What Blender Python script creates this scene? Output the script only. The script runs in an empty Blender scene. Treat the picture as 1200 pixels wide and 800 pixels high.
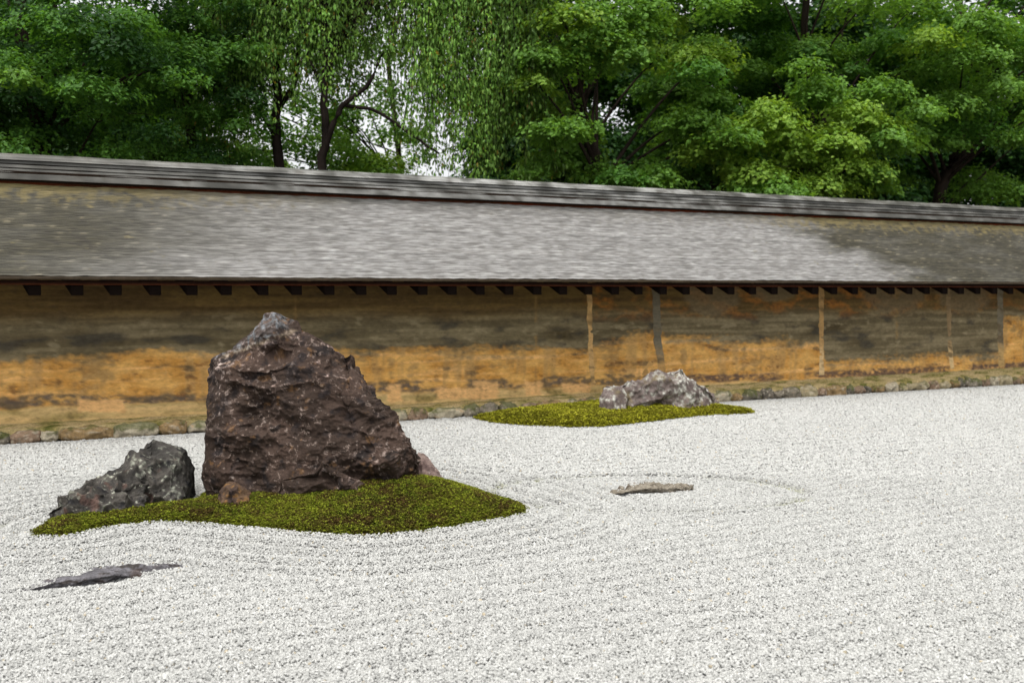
import bpy, bmesh, math, random
import numpy as np
from mathutils import Vector

# ------------------------------------------------------------------ camera, sky, sun, exposure
scene = bpy.context.scene
COL = scene.collection
R = math.radians
FPX, CX, CY, HOR, H = 1167.0, 600.0, 400.0, 342.0, 1.6
PITCH = math.atan((CY - HOR) / FPX)

cam_d = bpy.data.cameras.new("camera")
cam_d.sensor_width = 36.0
cam_d.lens = 36.0 * FPX / 1200.0
cam_d.clip_start, cam_d.clip_end = 0.1, 2000.0
cam_d.dof.use_dof = True
cam_d.dof.focus_distance = 7.5
cam_d.dof.aperture_fstop = 2.5
cam = bpy.data.objects.new("camera", cam_d)
cam.location = (0, 0, H)
cam.rotation_euler = (math.pi / 2 - PITCH, 0, 0)
COL.objects.link(cam)
scene.camera = cam

SUN_EL, SUN_AZ = R(68), R(196)          # azimuth measured from +Y towards +X
world = bpy.data.worlds.new("World")
scene.world = world
world.use_nodes = True
wn, wl = world.node_tree.nodes, world.node_tree.links
sky = wn.new("ShaderNodeTexSky")
sky.sky_type = 'NISHITA'
sky.sun_disc = False
sky.sun_elevation = SUN_EL
sky.sun_rotation = SUN_AZ
sky.dust_density = 4.0
sky.ozone_density = 1.0
hs = wn.new("ShaderNodeHueSaturation")
hs.inputs['Saturation'].default_value = 0.10      # cloud cover takes the blue out of the sky
hs.inputs['Value'].default_value = 1.0
bg = wn["Background"]
bg.inputs['Strength'].default_value = 0.15
wl.new(sky.outputs[0], hs.inputs['Color'])
wl.new(hs.outputs[0], bg.inputs['Color'])

sun_d = bpy.data.lights.new("sun", 'SUN')
sun_d.energy = 1.1
sun_d.angle = R(20)
sun_d.color = (1.0, 0.95, 0.87)
sun = bpy.data.objects.new("sun", sun_d)
sdir = Vector((math.sin(SUN_AZ) * math.cos(SUN_EL), math.cos(SUN_AZ) * math.cos(SUN_EL), math.sin(SUN_EL)))
sun.rotation_euler = (-sdir).to_track_quat('-Z', 'Y').to_euler()
sun.location = (0, 0, 30)
COL.objects.link(sun)

vs = scene.view_settings
vs.view_transform = 'Standard'
vs.look = 'None'
vs.gamma = 1.0
vs.use_curve_mapping = False
vs.exposure = 0.95
scene.cycles.max_bounces = 7
scene.cycles.diffuse_bounces = 4
scene.cycles.transmission_bounces = 4
scene.cycles.sample_clamp_indirect = 6.0

rng = np.random.default_rng(7)

# ------------------------------------------------------------------ helpers
def srgb(r, g, b):
    c = np.array([r, g, b], float) / 255.0
    return np.where(c <= .04045, c / 12.92, ((c + .055) / 1.055) ** 2.4)

CP, SP = math.cos(PITCH), math.sin(PITCH)

def at(px, py, Y):
    """point of the place seen at photo pixel px, py at distance Y in front of the camera"""
    a, b = (px - CX) / FPX, (CY - py) / FPX
    dy = CP + b * SP
    dz = -SP + b * CP
    return np.array([a * Y / dy, Y, H + dz * Y / dy])

def on(px, py, z=0.0):
    a, b = (px - CX) / FPX, (CY - py) / FPX
    dy = CP + b * SP
    dz = -SP + b * CP
    t = (z - H) / dz
    return np.array([a * t, dy * t, z])

def proj(P):
    P = np.asarray(P, float)
    x, y, z = P[..., 0], P[..., 1], P[..., 2] - H
    f = y * CP - z * SP
    u = y * SP + z * CP
    return CX + FPX * x / f, CY - FPX * u / f

def tag(o, label, cat=None, group=None, kind=None):
    o['label'] = label
    if cat: o['category'] = cat
    if group: o['group'] = group
    if kind: o['kind'] = kind
    return o

def empty(name, loc):
    o = bpy.data.objects.new(name, None)
    o.empty_display_size = 0.3
    o.location = loc
    COL.objects.link(o)
    return o

def mesh_np(name, V, F, mat, parent=None, loc=None, attrs=None, smooth=False):
    """V (n,3) world coordinates, F list of (m,k) index arrays; links one mesh object with its origin at loc"""
    V = np.asarray(V, float)
    org = np.array(loc if loc is not None else (0, 0, 0), float)
    if parent is not None:
        org = np.array(parent.location)
        p = parent.parent
        while p is not None:
            org = org + np.array(p.location); p = p.parent
    me = bpy.data.meshes.new(name)
    if not isinstance(F, (list, tuple)): F = [F]
    F = [np.asarray(f, np.int32) for f in F if len(f)]
    nl = sum(f.size for f in F)
    npol = sum(len(f) for f in F)
    me.vertices.add(len(V)); me.loops.add(nl); me.polygons.add(npol)
    me.vertices.foreach_set('co', (V - org).astype(np.float32).ravel())
    me.loops.foreach_set('vertex_index', np.concatenate([f.ravel() for f in F]))
    tot = np.concatenate([np.full(len(f), f.shape[1], np.int32) for f in F])
    st = np.concatenate([[0], np.cumsum(tot)[:-1]]).astype(np.int32)
    me.polygons.foreach_set('loop_start', st)
    me.polygons.foreach_set('loop_total', tot)
    me.polygons.foreach_set('use_smooth', np.full(npol, smooth, bool))
    me.update(calc_edges=True)
    for k, a in (attrs or {}).items():
        a = np.asarray(a, np.float32)
        if a.ndim == 1:
            at_ = me.attributes.new(k, 'FLOAT', 'POINT')
            at_.data.foreach_set('value', a)
        else:
            at_ = me.attributes.new(k, 'FLOAT_COLOR', 'POINT')
            at_.data.foreach_set('color', np.concatenate([a, np.ones((len(a), 1), np.float32)], 1).ravel())
    me.materials.append(mat)
    o = bpy.data.objects.new(name, me)
    COL.objects.link(o)
    if parent is not None: o.parent = parent
    elif loc is not None: o.location = loc
    return o

def smooth01(a, b, x):
    t = np.clip((x - a) / (b - a), 0, 1)
    return t * t * (3 - 2 * t)

# --- numpy noise
_perm = np.random.default_rng(3).permutation(4096)
def hash3(i, j, k, s=0):
    return _perm[(_perm[(_perm[(i + s * 131) & 4095] + j) & 4095] + k) & 4095]

def vnoise(P, s=0):
    P = np.asarray(P, float)
    I = np.floor(P).astype(np.int64)
    Fr = P - I
    W = Fr * Fr * Fr * (Fr * (Fr * 6 - 15) + 10)
    out = np.zeros(len(P))
    for dx in (0, 1):
        for dy in (0, 1):
            for dz in (0, 1):
                h = hash3(I[:, 0] + dx, I[:, 1] + dy, I[:, 2] + dz, s)
                ang, zz = h / 4096 * 6.2832 * 7, (h % 64) / 31.5 - 1
                rr = np.sqrt(np.maximum(0, 1 - zz * zz))
                g = (np.cos(ang) * rr * (Fr[:, 0] - dx) + np.sin(ang) * rr * (Fr[:, 1] - dy) + zz * (Fr[:, 2] - dz))
                w = ((W[:, 0] if dx else 1 - W[:, 0]) * (W[:, 1] if dy else 1 - W[:, 1]) * (W[:, 2] if dz else 1 - W[:, 2]))
                out += g * w
    return out * 1.5

def fbm(P, oct=4, s=0, gain=.5):
    P = np.asarray(P, float)
    a, o, t = 1.0, np.zeros(len(P)), 0
    for i in range(oct):
        o += a * vnoise(P * (2.03 ** i) + i * 17.3, s + i); t += a; a *= gain
    return o / t

def voro(P, s=0):
    """F1, F2, id, vector from the nearest cell centre"""
    P = np.asarray(P, float)
    I = np.floor(P).astype(np.int64)
    n = len(P)
    f1, f2 = np.full(n, 9.), np.full(n, 9.)
    idd = np.zeros(n, np.int64); vec = np.zeros((n, 3))
    for dx in (-1, 0, 1):
        for dy in (-1, 0, 1):
            for dz in (-1, 0, 1):
                J = I + (dx, dy, dz)
                h = hash3(J[:, 0], J[:, 1], J[:, 2], s)
                c = J + np.stack([_perm[(h + 11) & 4095], _perm[(h + 577) & 4095], _perm[(h + 1999) & 4095]], 1) / 4096.
                v = P - c
                d = np.sqrt((v * v).sum(1))
                m = d < f1
                f2 = np.where(m, f1, np.minimum(f2, d))
                f1 = np.where(m, d, f1)
                idd = np.where(m, h, idd)
                vec[m] = v[m]
    return f1, f2, idd, vec

def scallop(P, s=0, tilt=.5):
    """conchoidal chips: shallow bowls that meet in sharp crests; returns depth and crest mask"""
    P = np.asarray(P, float)
    I = np.floor(P).astype(np.int64); n = len(P)
    v1, v2 = np.full(n, 99.), np.full(n, 99.)
    for dx in (-1, 0, 1):
        for dy in (-1, 0, 1):
            for dz in (-1, 0, 1):
                J = I + (dx, dy, dz)
                h = hash3(J[:, 0], J[:, 1], J[:, 2], s)
                c = J + np.stack([_perm[(h + 11) & 4095], _perm[(h + 577) & 4095], _perm[(h + 1999) & 4095]], 1) / 4096.
                v = P - c
                d = (v * v).sum(1) + tilt * (v * hvec(h, s)).sum(1) + .25 * _perm[(h + 333) & 4095] / 4096.
                m = d < v1
                v2 = np.where(m, v1, np.minimum(v2, d)); v1 = np.where(m, d, v1)
    return v1, np.exp(-(v2 - v1) / .10)

def hvec(idd, s=0):
    a = _perm[(idd + 71 + s) & 4095] / 4096 * 6.2832
    z = _perm[(idd + 913 + s) & 4095] / 2048. - 1
    r = np.sqrt(1 - z * z)
    return np.stack([np.cos(a) * r, np.sin(a) * r, z], 1)

def grid_faces(nu, nv):
    i = np.arange(nu * nv).reshape(nu, nv)
    return np.stack([i[:-1, :-1], i[1:, :-1], i[1:, 1:], i[:-1, 1:]], -1).reshape(-1, 4)

def mixc(a, b, t):
    t = np.clip(np.asarray(t), 0, 1)[:, None]
    return np.asarray(a) * (1 - t) + np.asarray(b) * t

# --- materials
def material(name):
    m = bpy.data.materials.new(name)
    m.use_nodes = True
    nt = m.node_tree
    b = nt.nodes['Principled BSDF']
    return m, nt, b

def attr_material(name, rough=.85, noise_scale=30, noise_amt=.35, bump=.3, bump_scale=60, bump_dist=.01,
                  stretch=(1, 1, 1), spec=.3, detail=6):
    """colour from the object's own pigment attribute, broken up by fine procedural noise, with bump"""
    m, nt, b = material(name)
    N, L = nt.nodes, nt.links
    a = N.new('ShaderNodeAttribute'); a.attribute_name = 'pigment'
    tc = N.new('ShaderNodeTexCoord')
    mp = N.new('ShaderNodeMapping'); mp.inputs['Scale'].default_value = stretch
    L.new(tc.outputs['Object'], mp.inputs['Vector'])
    n1 = N.new('ShaderNodeTexNoise'); n1.inputs['Scale'].default_value = noise_scale; n1.inputs['Detail'].default_value = detail
    n1.inputs['Roughness'].default_value = .65
    L.new(mp.outputs[0], n1.inputs['Vector'])
    mr = N.new('ShaderNodeMapRange')
    mr.inputs['From Min'].default_value, mr.inputs['From Max'].default_value = .25, .75
    mr.inputs['To Min'].default_value, mr.inputs['To Max'].default_value = 1 - noise_amt, 1 + noise_amt
    L.new(n1.outputs['Fac'], mr.inputs['Value'])
    mx = N.new('ShaderNodeVectorMath'); mx.operation = 'SCALE'
    L.new(a.outputs['Color'], mx.inputs[0]); L.new(mr.outputs[0], mx.inputs['Scale'])
    L.new(mx.outputs[0], b.inputs['Base Color'])
    n2 = N.new('ShaderNodeTexNoise'); n2.inputs['Scale'].default_value = bump_scale; n2.inputs['Detail'].default_value = 8
    n2.inputs['Roughness'].default_value = .7
    L.new(mp.outputs[0], n2.inputs['Vector'])
    bp = N.new('ShaderNodeBump'); bp.inputs['Strength'].default_value = bump; bp.inputs['Distance'].default_value = bump_dist
    L.new(n2.outputs['Fac'], bp.inputs['Height']); L.new(bp.outputs[0], b.inputs['Normal'])
    b.inputs['Roughness'].default_value = rough
    b.inputs['Specular IOR Level'].default_value = spec
    return m

def leaf_material(name, trans=.5, rough=.5):
    m, nt, b = material(name)
    N, L = nt.nodes, nt.links
    a = N.new('ShaderNodeAttribute'); a.attribute_name = 'pigment'
    L.new(a.outputs['Color'], b.inputs['Base Color'])
    b.inputs['Roughness'].default_value = rough
    b.inputs['Specular IOR Level'].default_value = .25
    tr = N.new('ShaderNodeBsdfTranslucent')
    tint = N.new('ShaderNodeMix'); tint.data_type = 'RGBA'; tint.blend_type = 'MULTIPLY'
    tint.inputs[0].default_value = 1.0
    tint.inputs[7].default_value = (1.25, 1.15, .5, 1)
    L.new(a.outputs['Color'], tint.inputs[6])
    L.new(tint.outputs[2], tr.inputs['Color'])
    mx = N.new('ShaderNodeMixShader'); mx.inputs[0].default_value = trans
    L.new(b.outputs[0], mx.inputs[1]); L.new(tr.outputs[0], mx.inputs[2])
    L.new(mx.outputs[0], N['Material Output'].inputs['Surface'])
    return m

M_ROCK = attr_material('weathered_rock', .82, 70, .4, .75, 90, .009, spec=.15)
M_WALL = attr_material('stained_clay', .9, 22, .28, .35, 45, .006, stretch=(.7, .7, 1.5), spec=.15)
M_SHINGLE = attr_material('weathered_shingle', .65, 34, .26, .4, 60, .006, stretch=(.16, .16, 2.4), spec=.45)
M_RIDGE = attr_material('ridge_board', .55, 9, .4, .3, 60, .004, stretch=(.5, .5, 2), spec=.5)
M_WOOD = attr_material('old_timber', .95, 20, .35, .3, 40, .004, spec=.05)
M_STONE = attr_material('footing_stone', .85, 40, .4, .6, 50, .01)
M_EARTH = attr_material('mossy_earth', .95, 35, .5, .8, 60, .02, spec=.1)
M_MOSS = attr_material('moss', .95, 60, .3, .5, 120, .01, spec=.1)
M_BARK = attr_material('bark', .9, 18, .45, .8, 25, .02, stretch=(1, 1, .25), spec=.1)
M_LEAF = leaf_material('leaf')
M_PEBBLE, _nt, _b = material('gravel_grit')
_a = _nt.nodes.new('ShaderNodeAttribute'); _a.attribute_name = 'pigment'
_nt.links.new(_a.outputs['Color'], _b.inputs['Base Color'])
_b.inputs['Roughness'].default_value = .8
_b.inputs['Specular IOR Level'].default_value = .25

# ------------------------------------------------------------------ layout measured from the photograph
A0 = on(0, 521); A1 = on(1200, 450)                # foot of the wall's stone course
WD = (A1 - A0); WD[2] = 0; WD /= np.linalg.norm(WD)  # along the wall, to the right
WN = np.array([-WD[1], WD[0], 0])                  # away from the camera
D0 = float(np.dot(A0, WN))                         # distance camera - stone course
def wall_pt(u, d, z):
    """u along the wall (0 opposite the camera), d behind the front of the stone course, z up"""
    u, d, z = np.broadcast_arrays(np.asarray(u, float), np.asarray(d, float), np.asarray(z, float))
    return WD * u[..., None] + WN * (D0 + d)[..., None] + np.array([0, 0, 1.]) * z[..., None]
def u_at(px, d):
    a = (px - CX) / FPX                            # ray x = a*y (pitch is small)
    r = np.array([a, 1.0, 0])
    r = r * ((D0 + d) / np.dot(r, WN))
    return float(np.dot(r, WD))
U_MIN, U_MAX = u_at(0, .2) - 3.5, u_at(1200, .2) + 6.0

# outlines of moss islands, at ground level
ISLE_A = [(35, 627), (75, 629), (130, 618), (190, 613), (240, 614), (300, 620), (360, 626), (430, 629), (500, 623),
          (560, 614), (600, 606), (616, 600), (606, 592), (575, 584), (545, 574), (480, 562), (380, 556), (300, 560),
          (240, 580), (228, 590), (150, 596), (80, 606), (50, 618)]
ISLE_B = [(557, 491), (600, 498), (690, 501), (760, 495), (820, 488), (882, 484.5), (860, 481), (800, 477), (740, 474),
          (690, 476), (640, 482), (590, 487)]
def outline(pts, sub=10, amp=.015, seed=0):
    P = np.array([on(*p)[:2] for p in pts]); n = len(P); out = []
    for i in range(n):
        p0, p1, p2, p3 = P[i - 1], P[i], P[(i + 1) % n], P[(i + 2) % n]
        for t in np.arange(sub) / sub:
            out.append(.5 * ((2 * p1) + (-p0 + p2) * t + (2 * p0 - 5 * p1 + 4 * p2 - p3) * t * t + (-p0 + 3 * p1 - 3 * p2 + p3) * t ** 3))
    out = np.array(out)
    q = np.c_[out * 7, np.zeros(len(out))]
    return out + amp * np.c_[fbm(q, 3, seed), fbm(q, 3, seed + 5)]
OA, OB = outline(ISLE_A, 8, .05, 1), outline(ISLE_B, 8, .05, 2)

def sdist(P, poly):
    """signed distance to polygon, positive inside"""
    P = np.asarray(P, float)[:, :2]
    box = ((P > poly.min(0) - 1.3) & (P < poly.max(0) + 1.3)).all(1)
    if not box.all():
        out = np.full(len(P), -1.3)
        if box.any(): out[box] = sdist(P[box], poly)
        return out
    d = np.full(len(P), 1e9); inside = np.zeros(len(P), bool)
    n = len(poly)
    for i in range(n):
        a, b = poly[i], poly[(i + 1) % n]
        ab = b - a
        t = np.clip(((P - a) @ ab) / (ab @ ab + 1e-12), 0, 1)
        q = P - a - t[:, None] * ab
        d = np.minimum(d, (q * q).sum(1))
        c = ((a[1] > P[:, 1]) != (b[1] > P[:, 1]))
        xi = a[0] + (P[:, 1] - a[1]) * ab[0] / (ab[1] if abs(ab[1]) > 1e-12 else 1e-12)
        inside ^= c & (P[:, 0] < xi)
    d = np.sqrt(d)
    return np.where(inside, d, -d)

HUMP = on(480, 596)[:2]
def moss_height_raw(P, which):
    s = sdist(P, OA if which == 0 else OB)
    q = np.c_[P[:, :2], np.zeros(len(P))]
    if which == 0:
        g = np.exp(-(((P[:, 0] - HUMP[0] + .08) / .72) ** 2 + ((P[:, 1] - HUMP[1] - .22) / .5) ** 2))
        hh = .055 + .115 * g + .02 * fbm(q * 3, 3, 4)
        e = np.clip(s / .5, 0, 1)
    else:
        hh = .10 + .05 * fbm(q * 2, 3, 4)
        e = np.clip(s / .55, 0, 1)
    edge = np.clip(s / .05, 0, 1) ** .6 * .022
    return np.where(s > 0, edge + hh * (1 - (1 - e) ** 2), -.03), s

_mg = {}
def moss_height(P, which):
    """the mound's height, eased so that no crease runs along its spine"""
    poly = OA if which == 0 else OB
    if which not in _mg:
        lo = poly.min(0) - .3; st = .025
        n = ((poly.max(0) + .3 - lo) / st).astype(int)
        X, Y = np.meshgrid(lo[0] + np.arange(n[0]) * st, lo[1] + np.arange(n[1]) * st, indexing='ij')
        hh, ss = moss_height_raw(np.c_[X.ravel(), Y.ravel(), np.zeros(X.size)], which)
        hh = np.maximum(hh, 0).reshape(X.shape); ss = ss.reshape(X.shape); h0 = hh.copy()
        for _ in range(60):
            p = np.pad(hh, 1, mode='edge')
            hh = .5 * hh + .125 * (p[2:, 1:-1] + p[:-2, 1:-1] + p[1:-1, 2:] + p[1:-1, :-2])
        k = np.clip(ss / .10, 0, 1)
        _mg[which] = (lo, st, h0 * (1 - k) + hh * k)
    lo, st, g = _mg[which]
    P = np.asarray(P, float)
    f = (P[:, :2] - lo) / st
    i = np.clip(f.astype(int), 0, np.array(g.shape) - 2); t = np.clip(f - i, 0, 1)
    h = (g[i[:, 0], i[:, 1]] * (1 - t[:, 0]) + g[i[:, 0] + 1, i[:, 1]] * t[:, 0]) * (1 - t[:, 1]) + (g[i[:, 0], i[:, 1] + 1] * (1 - t[:, 0]) + g[i[:, 0] + 1, i[:, 1] + 1] * t[:, 0]) * t[:, 1]
    s = sdist(P, poly)
    return np.where(s > 0, h, -.03), s

RING_C = on(757, 576)[:2]
def ring_d(P):
    q = (P[:, :2] - RING_C) / np.array([1.25, .72])
    r = np.sqrt((q * q).sum(1))
    wob = .02 * fbm(np.c_[P[:, :2] * 1.5, np.zeros(len(P))], 2, 8)
    return (r - 1 + wob) * .85

def gravel_height(P):
    """raked gravel surface and the tint of dirt in its furrows"""
    P = np.asarray(P, float)
    q = np.c_[P[:, :2], np.zeros(len(P))]
    h = .006 * fbm(q * 1.3, 3, 2)
    across = P[:, :2] @ WN[:2]
    lines = np.cos(across * 2 * math.pi / .17 + 1.2 * fbm(q * .8, 2, 6))
    sa, sb = -sdist(P, OA), -sdist(P, OB)
    rd = ring_d(P)
    near = np.maximum(np.maximum(smooth01(1.15, .9, sa), smooth01(.8, .6, sb)), smooth01(.12, .0, rd))
    h += .006 * lines * (1 - near)
    h += .013 * np.cos(sa * 2 * math.pi / .20) * smooth01(1.15, .8, sa) * (sa > 0)
    h += .007 * np.cos(sb * 2 * math.pi / .20) * smooth01(.8, .5, sb) * (sb > 0)
    dirt = np.zeros(len(P))
    for off, dep, wd in ((0, .020, .055), (-.17, .006, .03), (-.34, .004, .03)):
        g = np.exp(-((rd - off) / wd) ** 2)
        h -= dep * g * 1.3
        if off == 0:
            h += .010 * np.exp(-((rd - .085) / .04) ** 2)
            dirt = np.maximum(dirt, np.exp(-(rd / .035) ** 2) * smooth01(-.35, .2, fbm(q * 4, 2, 9)))
    g = np.exp(-((sa - .30) / .03) ** 2); h -= .010 * g
    dirt = np.maximum(dirt, .4 * np.exp(-((sa - .30) / .02) ** 2) * smooth01(0, .3, fbm(q * 4, 2, 12)))
    return h, dirt

# ------------------------------------------------------------------ setting: earth, gravel
m_earth, nt, b = material('bare_earth')
n1 = nt.nodes.new('ShaderNodeTexNoise'); n1.inputs['Scale'].default_value = .8; n1.inputs['Detail'].default_value = 8
rp = nt.nodes.new('ShaderNodeValToRGB')
rp.color_ramp.elements[0].color = (.03, .035, .015, 1); rp.color_ramp.elements[1].color = (.07, .055, .03, 1)
tc = nt.nodes.new('ShaderNodeTexCoord')
nt.links.new(tc.outputs['Object'], n1.inputs['Vector']); nt.links.new(n1.outputs['Fac'], rp.inputs[0]); nt.links.new(rp.outputs[0], b.inputs['Base Color'])
b.inputs['Roughness'].default_value = .95
S = 700
o = mesh_np('ground', np.array([[-S, -S, -.06], [S, -S, -.06], [S, S, -.06], [-S, S, -.06]]), np.array([[0, 1, 2, 3]]), m_earth)
tag(o, 'bare dark earth under the trees and far beyond the garden wall', 'ground', kind='structure')

# gravel bed: a fine sheet from behind the camera to the wall
uu = np.linspace(U_MIN, U_MAX, 420)
dd = np.concatenate([np.linspace(-D0 - 4, -D0 + 3, 12)[:-1], np.linspace(-D0 + 3, .25, 330)])
UU, DD = np.meshgrid(uu, dd, indexing='ij')
V = wall_pt(UU.ravel(), DD.ravel(), 0.0)
h, dirt = gravel_height(V); V[:, 2] = h - .012
m_bed, nt, b = material('gravel_bed')
N, L = nt.nodes, nt.links
vo = N.new('ShaderNodeTexVoronoi'); vo.inputs['Scale'].default_value = 62
tc = N.new('ShaderNodeTexCoord'); L.new(tc.outputs['Object'], vo.inputs['Vector'])
rp = N.new('ShaderNodeValToRGB')
rp.color_ramp.elements[0].position = .1; rp.color_ramp.elements[0].color = (.16, .155, .145, 1)
rp.color_ramp.elements[1].position = .9; rp.color_ramp.elements[1].color = (.38, .375, .36, 1)
L.new(vo.outputs['Color'], rp.inputs[0]); L.new(rp.outputs[0], b.inputs['Base Color'])
bp = N.new('ShaderNodeBump'); bp.inputs['Strength'].default_value = .8; bp.inputs['Distance'].default_value = .012; bp.invert = True
L.new(vo.outputs['Distance'], bp.inputs['Height']); L.new(bp.outputs[0], b.inputs['Normal'])
b.inputs['Roughness'].default_value = .9
o = mesh_np('gravel_bed', V, grid_faces(len(uu), len(dd)), m_bed, smooth=True)
tag(o, 'raked white gravel bed of the dry garden', 'gravel bed', kind='structure')

# loose grit lying on it, within reach of the view
def grit():
    verts, faces, pig = [], [], []
    tot = 0
    for lod in (0, 1):
        y0, y1 = (3.1, 8.6) if lod == 0 else (8.6, 19.5)
        pitch = (.0100, .0118)[lod]
        ys = np.arange(y0, y1, pitch)
        rows = []
        for y in ys:
            hw = .52 * y + .55
            x = np.arange(-hw, hw, pitch)
            rows.append(np.c_[x, np.full(len(x), y)])
        P = np.concatenate(rows)
        P[:, 0] += (np.round(P[:, 1] / pitch).astype(int) % 2) * pitch * .5
        P += rng.uniform(-.5, .5, P.shape) * pitch * .85
        d = P @ WN[:2] - D0
        P = P[d < -.004]
        sa, sb = sdist(P, OA), sdist(P, OB)
        P = P[(sa < .012 * rng.random(len(P)) * 2) & (sb < .02)]
        n = len(P)
        hh, dirt = gravel_height(P)
        sz = np.clip(rng.lognormal(math.log(.0108), .20, n), .0075, .020)
        if lod: sz *= 1.2
        zz = hh + rng.uniform(-.007, .005, n) + sz * .12
        if lod == 0:
            T = np.array([[-1, -1, -.8], [1, -1, -.8], [1, 1, -.8], [-1, 1, -.8], [-.62, -.62, .8], [.62, -.62, .8], [.62, .62, .8], [-.62, .62, .8]]) * .5
            q = np.array([[4, 5, 6, 7], [0, 1, 5, 4], [1, 2, 6, 5], [2, 3, 7, 6], [3, 0, 4, 7]])
        else:
            T = np.array([[-1, -1, -.6], [1, -1, -.6], [1, 1, -.6], [-1, 1, -.6], [0, 0, 1.0]]) * .55
            q = np.array([[0, 1, 4], [1, 2, 4], [2, 3, 4], [3, 0, 4]])
        k = len(T)
        W = np.broadcast_to(T, (n, k, 3)) + rng.uniform(-.17, .17, (n, k, 3))
        W = W * (sz[:, None] * np.stack([rng.uniform(.75, 1.3, n), rng.uniform(.7, 1.1, n), rng.uniform(.55, .95, n)], 1).T[:, :, None].transpose(1, 2, 0) if False else (sz[:, None, None] * np.stack([rng.uniform(.75, 1.3, n), rng.uniform(.7, 1.1, n), rng.uniform(.55, .95, n)], 1)[:, None, :]))
        # tilt then yaw
        tl = rng.normal(0, .45, n); yw = rng.uniform(0, 6.2832, n)
        c, s = np.cos(tl)[:, None], np.sin(tl)[:, None]
        y_, z_ = W[..., 1] * c - W[..., 2] * s, W[..., 1] * s + W[..., 2] * c
        c, s = np.cos(yw)[:, None], np.sin(yw)[:, None]
        x2, y2 = W[..., 0] * c - y_ * s, W[..., 0] * s + y_ * c
        W = np.stack([x2 + P[:, 0, None], y2 + P[:, 1, None], z_ + zz[:, None]], -1)
        t = rng.random(n)
        base = np.clip(.425 + rng.normal(0, .035, n), .3, .55)
        base = np.where(t < .10, base * .76, base)
        base = np.where(t < .012, .2, base)
        colr = np.stack([base, base, base * .955], 1)
        tanm = (t > .994)
        colr[tanm] *= np.array([.95, .82, .62])
        big = fbm(np.c_[P * .7, np.zeros(n)], 2, 20)
        colr *= (1 + .06 * big)[:, None]
        colr = mixc(colr, srgb(132, 134, 96), dirt * (rng.random(n) < .6) * .8)
        verts.append(W.reshape(-1, 3)); pig.append(np.repeat(colr, k, 0))
        faces.append((np.arange(n)[:, None, None] * k + q[None]).reshape(-1, q.shape[1]) + tot)
        tot += n * k
    o = mesh_np('gravel', np.concatenate(verts), faces, M_PEBBLE, attrs={'pigment': np.concatenate(pig)})
    tag(o, 'loose pale grey and white granite grit raked over the garden', 'gravel', kind='stuff')
grit()

# ------------------------------------------------------------------ the earthen wall
wall = empty('earthen_wall', wall_pt(u_at(600, .3), .55, 0.0))
tag(wall, 'long ochre clay garden wall stained black, under a silver shingle roof', 'wall')
D_FACE, D_BACK = .24, 1.04
D_RIDGE = (D_FACE + D_BACK) / 2
D_EAVE = -.62
def zsee(py, d, px=0):
    """height of a horizontal line at depth d behind the stone course that the photo shows at px, py"""
    u = u_at(px, d)
    Y = float(wall_pt(u, d, 0)[1])
    return float(at(px, py, Y)[2])
Z_EAVE = zsee(321, D_EAVE)
Z_RIDGE = zsee(215, D_RIDGE - .10)
Z_TOP = zsee(179, D_RIDGE)
RUN = D_RIDGE - .10 - D_EAVE

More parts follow.
